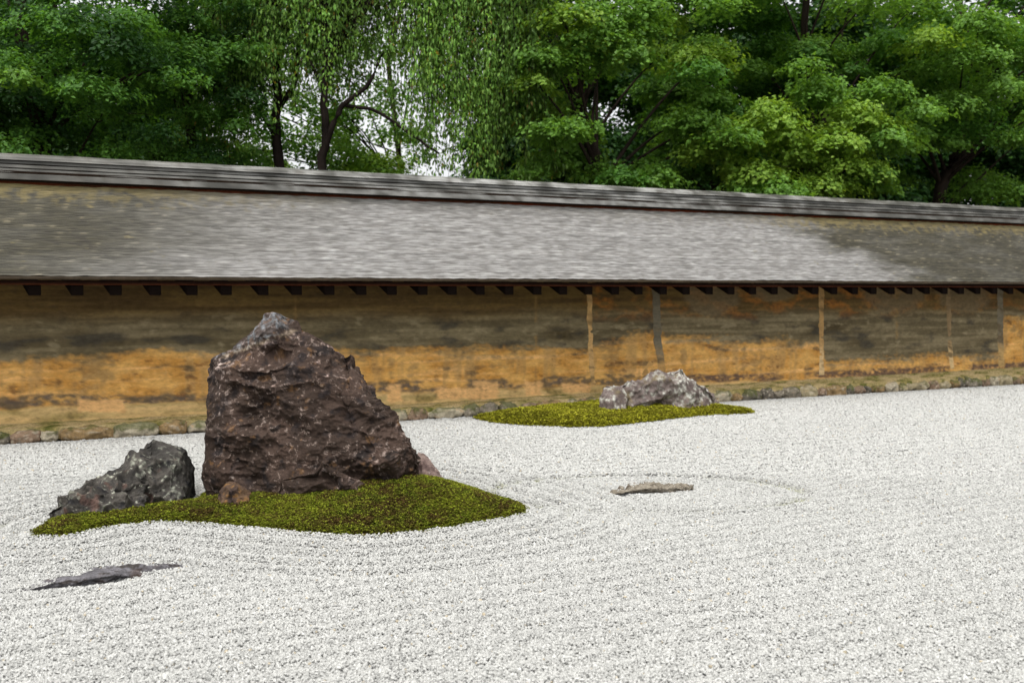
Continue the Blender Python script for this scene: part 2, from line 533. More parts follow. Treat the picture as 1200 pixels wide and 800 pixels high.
def clay_face():
    nu, nz = 1300, 130
    u = np.linspace(U_MIN, U_MAX, nu); z = np.linspace(.12, Z_EAVE + .1, nz)
    U, Z = np.meshgrid(u, z, indexing='ij'); U, Z = U.ravel(), Z.ravel()
    q = np.stack([U, np.zeros_like(U), Z], 1)
    dep = .012 * fbm(q * (1.2, 1, 3), 4, 31) + .004 * fbm(q * (6, 1, 14), 3, 35)
    V = wall_pt(U, D_FACE + dep, Z)
    # pigments
    n_lo = fbm(q * (.9, 1, 2.5), 4, 41); n_st = fbm(q * (.7, 1, 13), 4, 43); n_hi = fbm(q * (7, 1, 14), 4, 47)
    n_md = fbm(q * (2.2, 1, 6), 4, 49)
    px, py = proj(wall_pt(U, D_FACE, Z))
    ochre = mixc(srgb(194, 150, 84), srgb(178, 128, 62), smooth01(-.3, .3, n_md))
    ochre = mixc(ochre, srgb(212, 164, 102), smooth01(.05, .4, n_st))
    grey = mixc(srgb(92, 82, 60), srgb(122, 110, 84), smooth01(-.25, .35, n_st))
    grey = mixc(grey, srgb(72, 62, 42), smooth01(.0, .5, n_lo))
    brown = mixc(srgb(80, 63, 38), srgb(104, 84, 48), smooth01(-.3, .3, n_st))  # brown stain high on the wall, darkened to carry the eave's shade
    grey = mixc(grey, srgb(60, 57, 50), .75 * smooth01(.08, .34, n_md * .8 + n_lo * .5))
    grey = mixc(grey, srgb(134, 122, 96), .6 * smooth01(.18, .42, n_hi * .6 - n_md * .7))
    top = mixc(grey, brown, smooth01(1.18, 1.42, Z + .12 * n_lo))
    # boundary between black stain and bare ochre, changes bay by bay
    bnd = np.interp(px, [-400, 0, 250, 480, 560, 690, 700, 770, 785, 960, 968, 1110, 1118, 1170, 1176, 1500],
                    [.80, .84, .88, .83, .80, .76, .90, .98, .82, .80, .46, .48, .45, .45, 1.1, 1.1])
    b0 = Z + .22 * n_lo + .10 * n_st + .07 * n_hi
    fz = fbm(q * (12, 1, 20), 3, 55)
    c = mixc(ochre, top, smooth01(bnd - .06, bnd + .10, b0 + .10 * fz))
    # ochre showing again near the top of the right-hand bays
    hi = np.interp(px, [680, 700, 770, 790, 960, 980, 1110, 1500], [0, .8, .6, .55, .7, .7, .3, .6])
    c = mixc(c, srgb(150, 96, 40), hi * smooth01(1.15, 1.4, Z + .2 * n_lo) * smooth01(-.1, .35, n_md + n_hi * .5))
    # faded runs of rain down the clay, and grey-brown bloom
    run = fbm(q * (6, 1, .7), 3, 57)
    c = mixc(c, srgb(150, 122, 80), .55 * smooth01(.02, .3, run + .4 * n_md) * (b0 < bnd + .05))
    c = mixc(c, srgb(116, 96, 66), .6 * smooth01(.10, .36, -run * .5 + n_lo * .8 + .5 * n_hi) * (b0 < bnd + .05))
    # loose black streaks over the ochre
    c = mixc(c, srgb(92, 78, 58), .75 * smooth01(.2, .33, n_md * .7 + n_st * .5) * (b0 < bnd))
    c = mixc(c, srgb(98, 60, 28), .6 * smooth01(.24, .32, n_hi * .6 + n_md * .5) * (b0 < bnd))
    # dark damp band with tan patches below
    lo_t = np.interp(px, [-400, 0, 210, 260, 450, 700, 780, 960, 1500], [.50, .49, .44, .44, .48, .46, .40, .36, .36])
    lo_b = np.interp(px, [-400, 0, 260, 450, 700, 960, 1500], [.36, .36, .34, .33, .30, .24, .2])
    damp = smooth01(lo_t + .015, lo_t - .02, Z + .05 * n_hi + .08 * n_md) * smooth01(lo_b - .02, lo_b + .02, Z + .06 * n_md)
    dampm = damp * np.clip(smooth01(-.28, -.05, n_lo + n_md * .6), 0, 1) * smooth01(-.5, .1, fz + .5 * n_md)
    dampc = mixc(srgb(104, 88, 66), srgb(84, 74, 66), smooth01(-.2, .3, n_hi))
    dampc = np.where((px > 780)[:, None], mixc(srgb(84, 68, 60), srgb(104, 82, 64), smooth01(-.2, .3, n_hi)), dampc)
    c = mixc(c, dampc, dampm * .95)
    foot = mixc(srgb(186, 156, 106), srgb(164, 142, 94), smooth01(-.2, .3, n_st))
    foot = mixc(foot, srgb(134, 116, 70), smooth01(.0, .4, n_md))
    c = mixc(c, foot, smooth01(lo_b + .02, lo_b - .03, Z + .05 * n_md))
    # pale squared repairs
    for (x0, x1, y0, y1) in ((512, 583, 455, 467), (556, 583, 447, 460), (616, 634, 447, 463), (455, 470, 450, 470), (660, 690, 450, 459), (92, 146, 468, 482)):
        w = smooth01(x0 - 3, x0 + 2, px + 6 * n_hi) * smooth01(x1 + 3, x1 - 2, px + 6 * n_hi) * smooth01(y0 - 2, y0 + 1, py + 4 * n_hi) * smooth01(y1 + 2, y1 - 1, py + 4 * n_hi)
        c = mixc(c, srgb(202, 158, 104), w * .9)
    # old bow-shaped smears under the eaves
    for (x, y, rx, ry) in ((835, 346, 34, 26), (1048, 344, 40, 26), (1130, 344, 34, 24), (905, 340, 30, 14)):
        r = np.sqrt(((px - x) / rx) ** 2 + ((py - y) / ry) ** 2) + .15 * n_hi
        r = r + .22 * n_md
        c = mixc(c, srgb(112, 98, 74), .65 * smooth01(1.05, .8, r))
        c = mixc(c, srgb(140, 108, 64), .35 * np.exp(-((r - 1) / .08) ** 2) * smooth01(-.1, .3, n_md + n_hi))
    # hair cracks / thin pale seams
    for xs in (346, 1051, 628):
        c = mixc(c, srgb(140, 110, 66), .6 * np.exp(-((px - xs + 2 * n_hi) / 1.4) ** 2) * smooth01(-.2, .2, n_md))
    fine = fbm(q * (16, 1, 24), 3, 53)
    c = mixc(c, np.array(srgb(62, 54, 42)), .4 * smooth01(.15, .5, .8 * fine + .7 * n_md))
    c = mixc(c, np.array(srgb(170, 140, 96)), .35 * smooth01(.2, .5, -fine + .4 * n_hi) * (b0 < bnd))
    c *= (1 + .25 * n_hi)[:, None]
    c *= 1.2
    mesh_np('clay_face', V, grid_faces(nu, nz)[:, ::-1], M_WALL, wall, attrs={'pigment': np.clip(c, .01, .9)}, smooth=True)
    # the wall's core and back
    zz = Z_EAVE + .22
    B = []
    for u_ in (U_MIN, U_MAX):
        for d_, z_ in ((D_FACE + .03, -.05), (D_BACK, -.05), (D_BACK, zz), (D_FACE + .03, zz)):
            B.append(wall_pt(u_, d_, z_))
    B = np.array(B)
    F = np.array([[0, 1, 2, 3], [7, 6, 5, 4], [0, 4, 5, 1], [1, 5, 6, 2], [2, 6, 7, 3], [3, 7, 4, 0]])
    mesh_np('wall_core', B, F, M_WALL, wall, attrs={'pigment': np.tile(srgb(140, 100, 55), (8, 1))})
clay_face()

def strip(name, pts, d, w, thick, colr, mat=M_WOOD, col2=None):
    """upright member set in the clay: centre line pts (u,z) with width w"""
    n = 40
    pts = np.array(pts, float)
    t = np.linspace(0, 1, n)
    cu = np.interp(t, np.linspace(0, 1, len(pts)), pts[:, 0]); cz = np.interp(t, np.linspace(0, 1, len(pts)), pts[:, 1])
    q = np.stack([cu * 3, np.zeros(n), cz * 5], 1)
    cu = cu + .016 * fbm(q * 1.3, 3, 60)
    ww = w * (1 + .4 * fbm(q * 2, 3, 61))
    V, Cc = [], []
    for i in range(n):
        for s, dd_ in ((-1, 0), (-1, -thick), (-.7, -thick - .004), (.7, -thick - .004), (1, -thick), (1, 0)):
            V.append(wall_pt(cu[i] + s * ww[i] / 2, d + dd_, cz[i]))
    V = np.array(V)
    f = fbm(np.repeat(q, 6, 0) * 2 + np.tile(np.arange(6), n)[:, None] * .15, 3, 62)
    base = np.tile(colr, (len(V), 1))
    if col2 is not None:
        base = mixc(colr, col2, smooth01(.15, -.15, np.repeat(cz, 6) - .68 + .3 * f))
    c = base * (1 + .6 * f)[:, None]
    c = mixc(c, srgb(96, 80, 56), .8 * smooth01(.1, .3, f))
    F = grid_faces(n, 6)
    return mesh_np(name, V, F, M_WALL, wall, attrs={'pigment': np.clip(c, .01, .9)})

ZT = Z_EAVE + .02
PALE, GREYP = srgb(196, 158, 104), srgb(118, 110, 92)
for px, px2, w, c1, c2 in ((690, 695, .085, PALE, None), (962, 964, .10, srgb(178, 142, 92), srgb(212, 182, 134)), (1110, 1117, .10, srgb(140, 118, 86), srgb(206, 176, 126)),
                      (1171, 1175, .15, GREYP, srgb(180, 148, 96))):
    strip('post', [(u_at(px, D_FACE), ZT), (u_at((px + px2) / 2, D_FACE), .8), (u_at(px2, D_FACE), .3)], D_FACE + .012, w, .012, c1, col2=c2)
strip('post', [(u_at(768, D_FACE), ZT), (u_at(771, D_FACE), .9), (u_at(777, D_FACE), .42)], D_FACE + .012, .13, .014, GREYP, col2=srgb(186, 146, 90))
strip('brace', [(u_at(772, D_FACE), .78), (u_at(764, D_FACE), .6), (u_at(756, D_FACE), .42)], D_FACE + .012, .12, .010, srgb(186, 146, 90))

def shingle_roof():
    # front slope as stepped shingle courses
    nc, nu = 58, 1300
    s = np.linspace(0, 1, nc + 1)
    u = np.linspace(U_MIN - .2, U_MAX + .2, nu)
    prof = []
    for i in range(nc):
        for k, lift in ((0, .016), (.10, .0205), (.95, .001)):
            prof.append((s[i] + (s[i + 1] - s[i]) * k, lift))
    prof.append((1.0, .0))
    prof = np.array(prof)
    def line(t):      # a slightly hollow slope with a rounded lip at the eave
        d = D_EAVE + RUN * t
        z = Z_EAVE + (Z_RIDGE - Z_EAVE) * (t - .05 * np.sin(math.pi * t))
        return d, z
    d, z = line(prof[:, 0])
    lip = np.clip(1 - prof[:, 0] / .05, 0, 1) ** 2 * .03
    U, Dm = np.meshgrid(u, d, indexing='ij'); _, Zm = np.meshgrid(u, z - lip, indexing='ij'); _, Lf = np.meshgrid(u, prof[:, 1], indexing='ij'); _, T = np.meshgrid(u, prof[:, 0], indexing='ij')
    U, Dm, Zm, Lf, T = [a.ravel() for a in (U, Dm, Zm, Lf, T)]
    q = np.stack([U * 1.0, T * 1.6, np.zeros_like(U)], 1)
    course = np.floor(T * nc + 1e-6)
    sh = vnoise(np.stack([U * 7, course * 3.7, np.zeros_like(U)], 1), 71)
    V = wall_pt(U, Dm, Zm + Lf * (1 + .5 * sh) + .007 * fbm(q * (.8, 2, 1), 3, 70) + .0015 * sh + .012 * vnoise(np.stack([U * .55, np.zeros_like(U), np.zeros_like(U)], 1), 79))
    # pigments: silver where dry, olive and brown where damp, yellow lichen near the ridge
    px, py = proj(V)
    n1_ = fbm(q * (1.1, 3, 1), 4, 72); n2_ = fbm(q * (4.5, 46, 1), 4, 73); n3_ = fbm(q * (9, 9, 1), 3, 74)
    silver = mixc(srgb(116, 113, 111), srgb(150, 148, 147), smooth01(-.3, .3, n2_))
    silver *= np.array([1.0, 1.01, .985])
    silver = mixc(silver, srgb(96, 93, 88), .6 * smooth01(.15, .6, n2_ * .5 + n3_ * .8))
    silver = mixc(silver, srgb(176, 176, 173), .35 * smooth01(.22, .5, sh * .5 + n2_ * .5))
    olive = mixc(srgb(56, 53, 41), srgb(76, 72, 57), smooth01(-.3, .3, n2_))
    olive = mixc(olive, srgb(58, 54, 44), smooth01(.1, .5, n3_ + n1_ * .5))
    olive = mixc(olive, srgb(120, 112, 92), .55 * smooth01(.28, .45, sh * .6 + n2_ * .6))
    left = np.interp(px, [-600, 60, 160, 300, 430], [1, 1, .85, .28, 0])
    left = left - .35 * smooth01(.45, .05, T) * np.interp(px, [0, 200], [.2, 1])
    dg = (px - 905) + (T - 1) * -0 - 150 * (1 - T)        # damp part begins along a slanting edge
    right = smooth01(-40, 60, dg + 60 * n1_) * .95
    right = np.maximum(right, smooth01(1120, 1260, px) * .6)
    top_ = smooth01(.86, .97, T + .12 * n1_) * np.interp(px, [0, 200, 420, 600, 900, 1000], [.95, .95, .9, .3, .4, .9])
    w = np.clip(np.maximum(np.maximum(left, right), .55 * top_) + .3 * n1_ * (left + right > .05), 0, 1)
    c = mixc(silver, olive, w)
    lich = np.interp(px, [-500, 0, 160, 300, 420, 860, 960, 1300], [1, 1, .8, .35, .0, .15, .9, .9])
    c = mixc(c, srgb(132, 118, 72), .75 * lich * smooth01(.80, .98, T + .25 * n3_ + .1 * n2_))
    c = mixc(c, srgb(140, 130, 90), .4 * lich * smooth01(.36, .5, n3_ * .9 + n2_ * .4))
    c = mixc(c, srgb(48, 44, 38), .55 * smooth01(.25, .45, n1_ * .6 + n3_ * .5) * np.interp(px, [0, 200, 420, 500], [1, 1, .6, .1]))
    c *= (1 + .30 * sh + .40 * (_perm[(course.astype(int) * 7 + 5) & 4095] / 4096. - .5))[:, None]
    roof = mesh_np('roof', V, grid_faces(nu, len(prof)), M_SHINGLE, wall, attrs={'pigment': np.clip(c, .01, .9)})
    # shingle edge, soffit and the far slope
    def sweep(name, prof, colf, mat, parent, nu=260, wob=.004, seed=80, jitter=0, flip=False):
        u = np.linspace(U_MIN - .2, U_MAX + .2, nu)
        prof = np.array(prof, float)
        U, Dm = np.meshgrid(u, prof[:, 0], indexing='ij'); _, Zm = np.meshgrid(u, prof[:, 1], indexing='ij')
        U, Dm, Zm = U.ravel(), Dm.ravel(), Zm.ravel()
        q = np.stack([U * 1.5, Dm * 3, Zm * 3], 1)
        V = wall_pt(U, Dm + wob * fbm(q, 3, seed + 1), Zm + wob * fbm(q, 3, seed))
        c = colf(V, U, Zm)
        F = grid_faces(nu, len(prof))
        return mesh_np(name, V, F[:, ::-1] if flip else F, mat, parent, attrs={'pigment': np.clip(c, .005, .9)})
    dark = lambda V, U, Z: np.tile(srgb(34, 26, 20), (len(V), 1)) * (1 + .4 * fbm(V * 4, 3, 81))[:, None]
    e0 = Z_EAVE - .022
    sweep('shingle_edge', [(D_EAVE + .003, Z_EAVE - .018), (D_EAVE + .012, e0 - .018), (D_EAVE + .05, e0 - .03)],
          lambda V, U, Z: np.tile(srgb(88, 78, 66), (len(V), 1)) * (1 + .5 * fbm(V * 6, 3, 82))[:, None], M_WOOD, roof, flip=True)
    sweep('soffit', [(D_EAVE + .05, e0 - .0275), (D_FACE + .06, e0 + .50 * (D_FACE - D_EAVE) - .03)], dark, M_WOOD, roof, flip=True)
    back = lambda V, U, Z: np.tile(srgb(95, 90, 78), (len(V), 1)) * (1 + .4 * fbm(V * 4, 3, 83))[:, None]
    sweep('back_slope', [(2 * D_RIDGE - D_EAVE, Z_EAVE - .02), (2 * D_RIDGE - D_EAVE, Z_EAVE + .02), (D_RIDGE + .1, Z_RIDGE)], back, M_SHINGLE, roof, flip=True)
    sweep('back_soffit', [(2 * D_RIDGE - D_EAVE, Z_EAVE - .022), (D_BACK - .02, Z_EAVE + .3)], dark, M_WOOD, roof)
    # eave fascia: dark board with a reddish lower edge
    zf1 = e0 - .034; zf0 = zsee(333.5, D_EAVE + .12)
    sweep('eave_board', [(D_EAVE + .105, zf1), (D_EAVE + .10, zf0 + .014), (D_EAVE + .102, zf0), (D_EAVE + .17, zf0 + .02)],
          lambda V, U, Z: mixc(srgb(30, 21, 17), srgb(84, 44, 26), smooth01(zf0 + .02, zf0, Z)) * (1 + .5 * fbm(V * 3, 3, 84))[:, None], M_WOOD, wall, flip=True)
    # ridge: red board, stacked ledges, rounded cap; both faces
    half = [(.115, Z_RIDGE - .06), (.105, Z_RIDGE + .045)]
    red_prof = [(D_RIDGE - a, z_) for a, z_ in half] + [(D_RIDGE + a, z_) for a, z_ in half[::-1]]
    sweep('ridge_board', red_prof, lambda V, U, Z: mixc(srgb(86, 52, 36), srgb(128, 58, 34), smooth01(-.2, .4, fbm(V * (2, 2, 8), 3, 85))), M_WOOD, roof, flip=True)
    zb = Z_RIDGE + .0435
    hL = (Z_TOP - zb)
    steps = [(.20, 0, .22), (.165, .25, .40), (.160, .43, .55), (.15, .58, .69), (.15, .72, 1.0)]
    ridge_col = lambda V, U, Z: ridge_pig(V, U, Z)
    def ridge_pig(V, U, Z):
        px, _ = proj(V)
        f = fbm(V * (3, 3, 9), 3, 86); g = fbm(V * (9, 9, 9), 3, 87)
        c = mixc(srgb(64, 63, 57), srgb(94, 92, 85), smooth01(-.3, .3, f))
        mid = np.interp(px, [-300, 100, 300, 450, 850, 1000, 1300], [.1, .15, .55, .9, .9, .35, .2])
        c = mixc(c * .8, srgb(138, 138, 135), mid * smooth01(-.3, .3, f + .3 * g))
        return mixc(c, srgb(66, 62, 54), .8 * smooth01(.12, .4, g + .3 * f))
    for (w_, a, b_) in steps:
        z0_, z1_ = zb + hL * a, zb + hL * b_
        if a < .7:
            pr = [(D_RIDGE - w_ + .02, z0_ + .002), (D_RIDGE - w_, z0_ + .004), (D_RIDGE - w_ + .006, z1_), (D_RIDGE - .06, z1_ + .012), (D_RIDGE + .06, z1_ + .012), (D_RIDGE + w_ - .006, z1_), (D_RIDGE + w_, z0_ + .004), (D_RIDGE + w_ - .02, z0_ + .002)]
            sweep('ridge_ledge', pr, ridge_col, M_RIDGE, roof, nu=300, wob=.006, seed=int(90 + a * 100), flip=True)
            sweep('ridge_core', [(D_RIDGE - w_ + .035, z0_ - .02), (D_RIDGE - w_ + .035, z1_ + .03)], dark, M_WOOD, roof, flip=True)
        else:
            pr = [(D_RIDGE - w_ * 1.12, z0_)] + [(D_RIDGE - w_ * math.cos(t), z0_ + .012 + (z1_ - z0_ - .012) * math.sin(t)) for t in np.linspace(.05, math.pi - .05, 13)] + [(D_RIDGE + w_ * 1.12, z0_)]
            sweep('ridge_cap', pr, ridge_col, M_RIDGE, roof, nu=400, wob=.008, seed=150, flip=True)
    return zf0
ZF0 = shingle_roof()

def rafters():
    d_end = D_EAVE + .13
    u0 = u_at(50, d_end)
    sp = (u_at(393, d_end) - u0) / 8
    zt = ZF0 + .004
    hgt, wid = .115, .12
    n0 = int((U_MIN - u0) / sp)
    rise = .58
    first = None
    for k in range(n0, n0 + 64):
        u = u0 + k * sp - wid / 2
        if u > U_MAX - .1: break
        if first is None:
            bm = bmesh.new()
            pts = []
            L_ = D_FACE + .05 - d_end
            for s in (-1, 1):
                for d_, z_ in ((d_end, zt - hgt), (d_end + L_, zt - hgt + rise * L_), (d_end + L_, zt + rise * L_), (d_end, zt)):
                    pts.append(wall_pt(u + s * wid / 2 - .30 * (d_ - d_end), d_, z_) - wall_pt(u, d_end, zt))
            vs_ = [bm.verts.new(p) for p in pts]
            for f in ((3, 2, 1, 0), (4, 5, 6, 7), (0, 1, 5, 4), (1, 2, 6, 5), (2, 3, 7, 6), (3, 0, 4, 7)):
                bm.faces.new([vs_[i] for i in f])
            bmesh.ops.recalc_face_normals(bm, faces=bm.faces)
            bmesh.ops.bevel(bm, geom=bm.edges[:], offset=.006, segments=1, affect='EDGES')
            me = bpy.data.meshes.new('rafter'); bm.to_mesh(me); bm.free()
            a_ = me.attributes.new('pigment', 'FLOAT_COLOR', 'POINT')
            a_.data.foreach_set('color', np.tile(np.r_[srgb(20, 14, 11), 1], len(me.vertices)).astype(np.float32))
            me.materials.append(M_WOOD)
            first = bpy.data.objects.new('rafter', me)
            o = first
        else:
            o = first.copy()
        COL.objects.link(o); o.parent = wall
        p = wall_pt(u + rng.normal(0, .008), d_end, zt) - np.array(wall.location)
        o.location = p
rafters()

def footing():
    # sloping earth ledge between wall and stones
    nu, nd = 900, 16
    u = np.linspace(U_MIN, U_MAX, nu); t = np.linspace(0, 1, nd)
    U, T = np.meshgrid(u, t, indexing='ij'); U, T = U.ravel(), T.ravel()
    px, _ = proj(wall_pt(U, 0, 0))
    rise = np.interp(px, [0, 500, 800, 1200], [.06, .05, .10, .16])
    q = np.stack([U, T * .5, np.zeros_like(U)], 1)
    d = .06 + (D_FACE + .03 - .06) * T
    z = .135 + rise * T + .018 * fbm(q * 5, 4, 101)
    z = np.where(T < .01, .02, z)
    V = wall_pt(U, d, z)
    f = fbm(q * (3, 6, 1), 4, 102); g = fbm(q * (11, 14, 1), 3, 103)
    c = mixc(srgb(176, 156, 114), srgb(142, 130, 80), smooth01(-.2, .25, f))
    c = mixc(c, srgb(78, 84, 34), smooth01(.1, .35, f * .6 + g * .7) * .9)
    c = mixc(c, srgb(172, 152, 108), smooth01(.15, .4, -f + g * .5) * .8)
    mesh_np('earth_ledge', V, grid_faces(nu, nd), M_EARTH, wall, attrs={'pigment': np.clip(c, .01, .9)}, smooth=True)
    # each stone of the course
    ico = bmesh.new(); bmesh.ops.create_icosphere(ico, subdivisions=4, radius=1.0)
    IV = np.array([v.co[:] for v in ico.verts]); IF = np.array([[v.index for v in f.verts] for f in ico.faces]); ico.free()
    x = U_MIN; k = 0
    while x < U_MAX and k < 100:
        w = float(np.clip(rng.lognormal(math.log(.24), .38), .12, .5)) * (1.15 if x < 2 else 1.0)
        if k > 96: w = .3
        hgt = float(rng.uniform(.10, .20)); dp = .11
        P = np.sign(IV) * np.abs(IV) ** .72
        P = P * np.array([w * .55, dp, hgt * .6])
        P += .05 * np.stack([fbm(P * 6 + k * 3.1 + s * 50, 3, 111 + s) for s in range(3)], 1)
        f1, f2, idd, vec = voro(P * 9 + k * 5, 12)
        nn = IV / np.linalg.norm(IV, axis=1)[:, None]
        P += nn * (.02 * (vec * hvec(idd)).sum(1) - .012 * np.exp(-(f2 - f1) / .06))[:, None]
        W = wall_pt(x + w / 2 + P[:, 0], .10 + P[:, 1] + rng.uniform(-.015, .015), .055 + P[:, 2])
        t = rng.random()
        base = [srgb(150, 138, 108), srgb(120, 112, 98), srgb(140, 116, 80), srgb(96, 90, 80), srgb(134, 112, 92), srgb(168, 158, 136)][int(t * 6)]
        f = fbm(P * 14 + k, 4, 120); g = fbm(P * 30 + k, 3, 121)
        c = mixc(base, base * .45, smooth01(.0, .4, f))
        c = mixc(c, srgb(180, 170, 150), .7 * smooth01(.15, .35, g))
        c = mixc(c, srgb(84, 88, 40), .75 * smooth01(.0, .25, f * .5 + P[:, 2] / hgt * .5 - .1 + (rng.random() - .5) * .3))
        c = mixc(c, srgb(160, 116, 56), (.5 if t > .8 else .1) * smooth01(.2, .4, -f))
        mesh_np('footing_stone', W, IF, M_STONE, wall, attrs={'pigment': np.clip(c, .01, .9)}, smooth=True)
        x += w * 1.0 + rng.uniform(.0, .015); k += 1
footing()

# ------------------------------------------------------------------ moss islands
def moss(name, which, label, n_tuft, size, cols):
    poly = OA if which == 0 else OB
    lo, hi = poly.min(0) - .1, poly.max(0) + .1
    st = .02 if which == 0 else .03
    xs, ys = np.arange(lo[0], hi[0], st), np.arange(lo[1], hi[1], st)
    X, Y = np.meshgrid(xs, ys, indexing='ij')
    P = np.c_[X.ravel(), Y.ravel(), np.zeros(X.size)]
    hgt, s = moss_height(P, which)
    q3 = P * 1.0
    P[:, 2] = hgt + .006 * fbm(q3 * 14, 3, 131) - .004
    def pig(P, n):
        f = fbm(np.c_[P[:, :2] * 1.6, np.zeros(n)], 3, 132); g = fbm(np.c_[P[:, :2] * 7, np.zeros(n)], 3, 133)
        c = mixc(cols[0], cols[1], smooth01(-.25, .25, f + .5 * g))
        return mixc(c, cols[2], smooth01(-.22, .38, -f * .6 + g * .8) * (.9 if which == 0 else .6)), g
    c, g = pig(P, len(P))
    c *= .6
    F = grid_faces(len(xs), len(ys))
    keep = (s[F] > -.05).any(1)
    F = F[keep]
    # tufts: small stars of pointed leaves standing on the mound
    Q = rng.uniform(lo, hi, (int(n_tuft * 3.0), 2)); Q = np.c_[Q, np.zeros(len(Q))]
    h2, s2 = moss_height(Q, which)
    m = s2 > rng.uniform(-.03, .0, len(Q))
    Q, h2 = Q[m], np.maximum(h2[m], .0)
    Q[:, 2] = h2
    n = len(Q)
    ct, g = pig(Q, n)
    rndv = rng.random(n)
    ct = mixc(ct, cols[1], .55 * smooth01(.12, .0, s2[m]))
    ct = mixc(ct, cols[3], (rndv < .22) * .8)
    ct = mixc(ct, cols[2] * .8, (rndv > .76) * .8)
    ct *= rng.uniform(.6, 1.1, n)[:, None]
    K = 6
    ang = rng.uniform(0, 6.28, n)[:, None] + np.arange(K) * (6.2832 / K) + rng.normal(0, .25, (n, K))
    el = rng.uniform(.25, 1.2, (n, K)); ln = size * rng.uniform(.6, 1.25, (n, 1)) * rng.uniform(.75, 1.2, (n, K))
    dx, dy, dz = np.cos(ang) * np.cos(el) * ln, np.sin(ang) * np.cos(el) * ln, np.sin(el) * ln
    wx, wy = -np.sin(ang) * size * .24, np.cos(ang) * size * .24
    lift = rng.uniform(.0, size * .9, n)
    base = Q[:, None, :] + np.stack([np.zeros_like(dx), np.zeros_like(dx), np.broadcast_to(lift[:, None], dx.shape)], -1)
    Tt = np.stack([base, base + np.stack([dx * .5 + wx, dy * .5 + wy, dz * .5], -1), base + np.stack([dx, dy, dz * .9], -1), base + np.stack([dx * .5 - wx, dy * .5 - wy, dz * .5], -1)], 2)
    V2 = Tt.reshape(-1, 3)
    F2 = np.arange(len(V2)).reshape(-1, 4) + len(P)
    cc = np.repeat(ct, K * 4, 0)
    loc = np.r_[poly.mean(0), 0]
    o = mesh_np(name, np.concatenate([P, V2]), [F, F2], M_MOSS, loc=loc, attrs={'pigment': np.clip(np.concatenate([c, cc]), .005, .8)})
    tag(o, label, 'moss')
moss('moss_mound', 0, 'large olive and rust speckled moss mound round the tall brown rock', 40000, .0155,
     [srgb(86, 98, 26), srgb(112, 120, 32), srgb(80, 62, 34), srgb(138, 146, 46)])
moss('moss_mound', 1, 'low yellow green moss island under the pale lichened rock by the wall', 22000, .026,
     [srgb(138, 140, 34), srgb(160, 158, 44), srgb(104, 96, 34), srgb(180, 180, 60)])

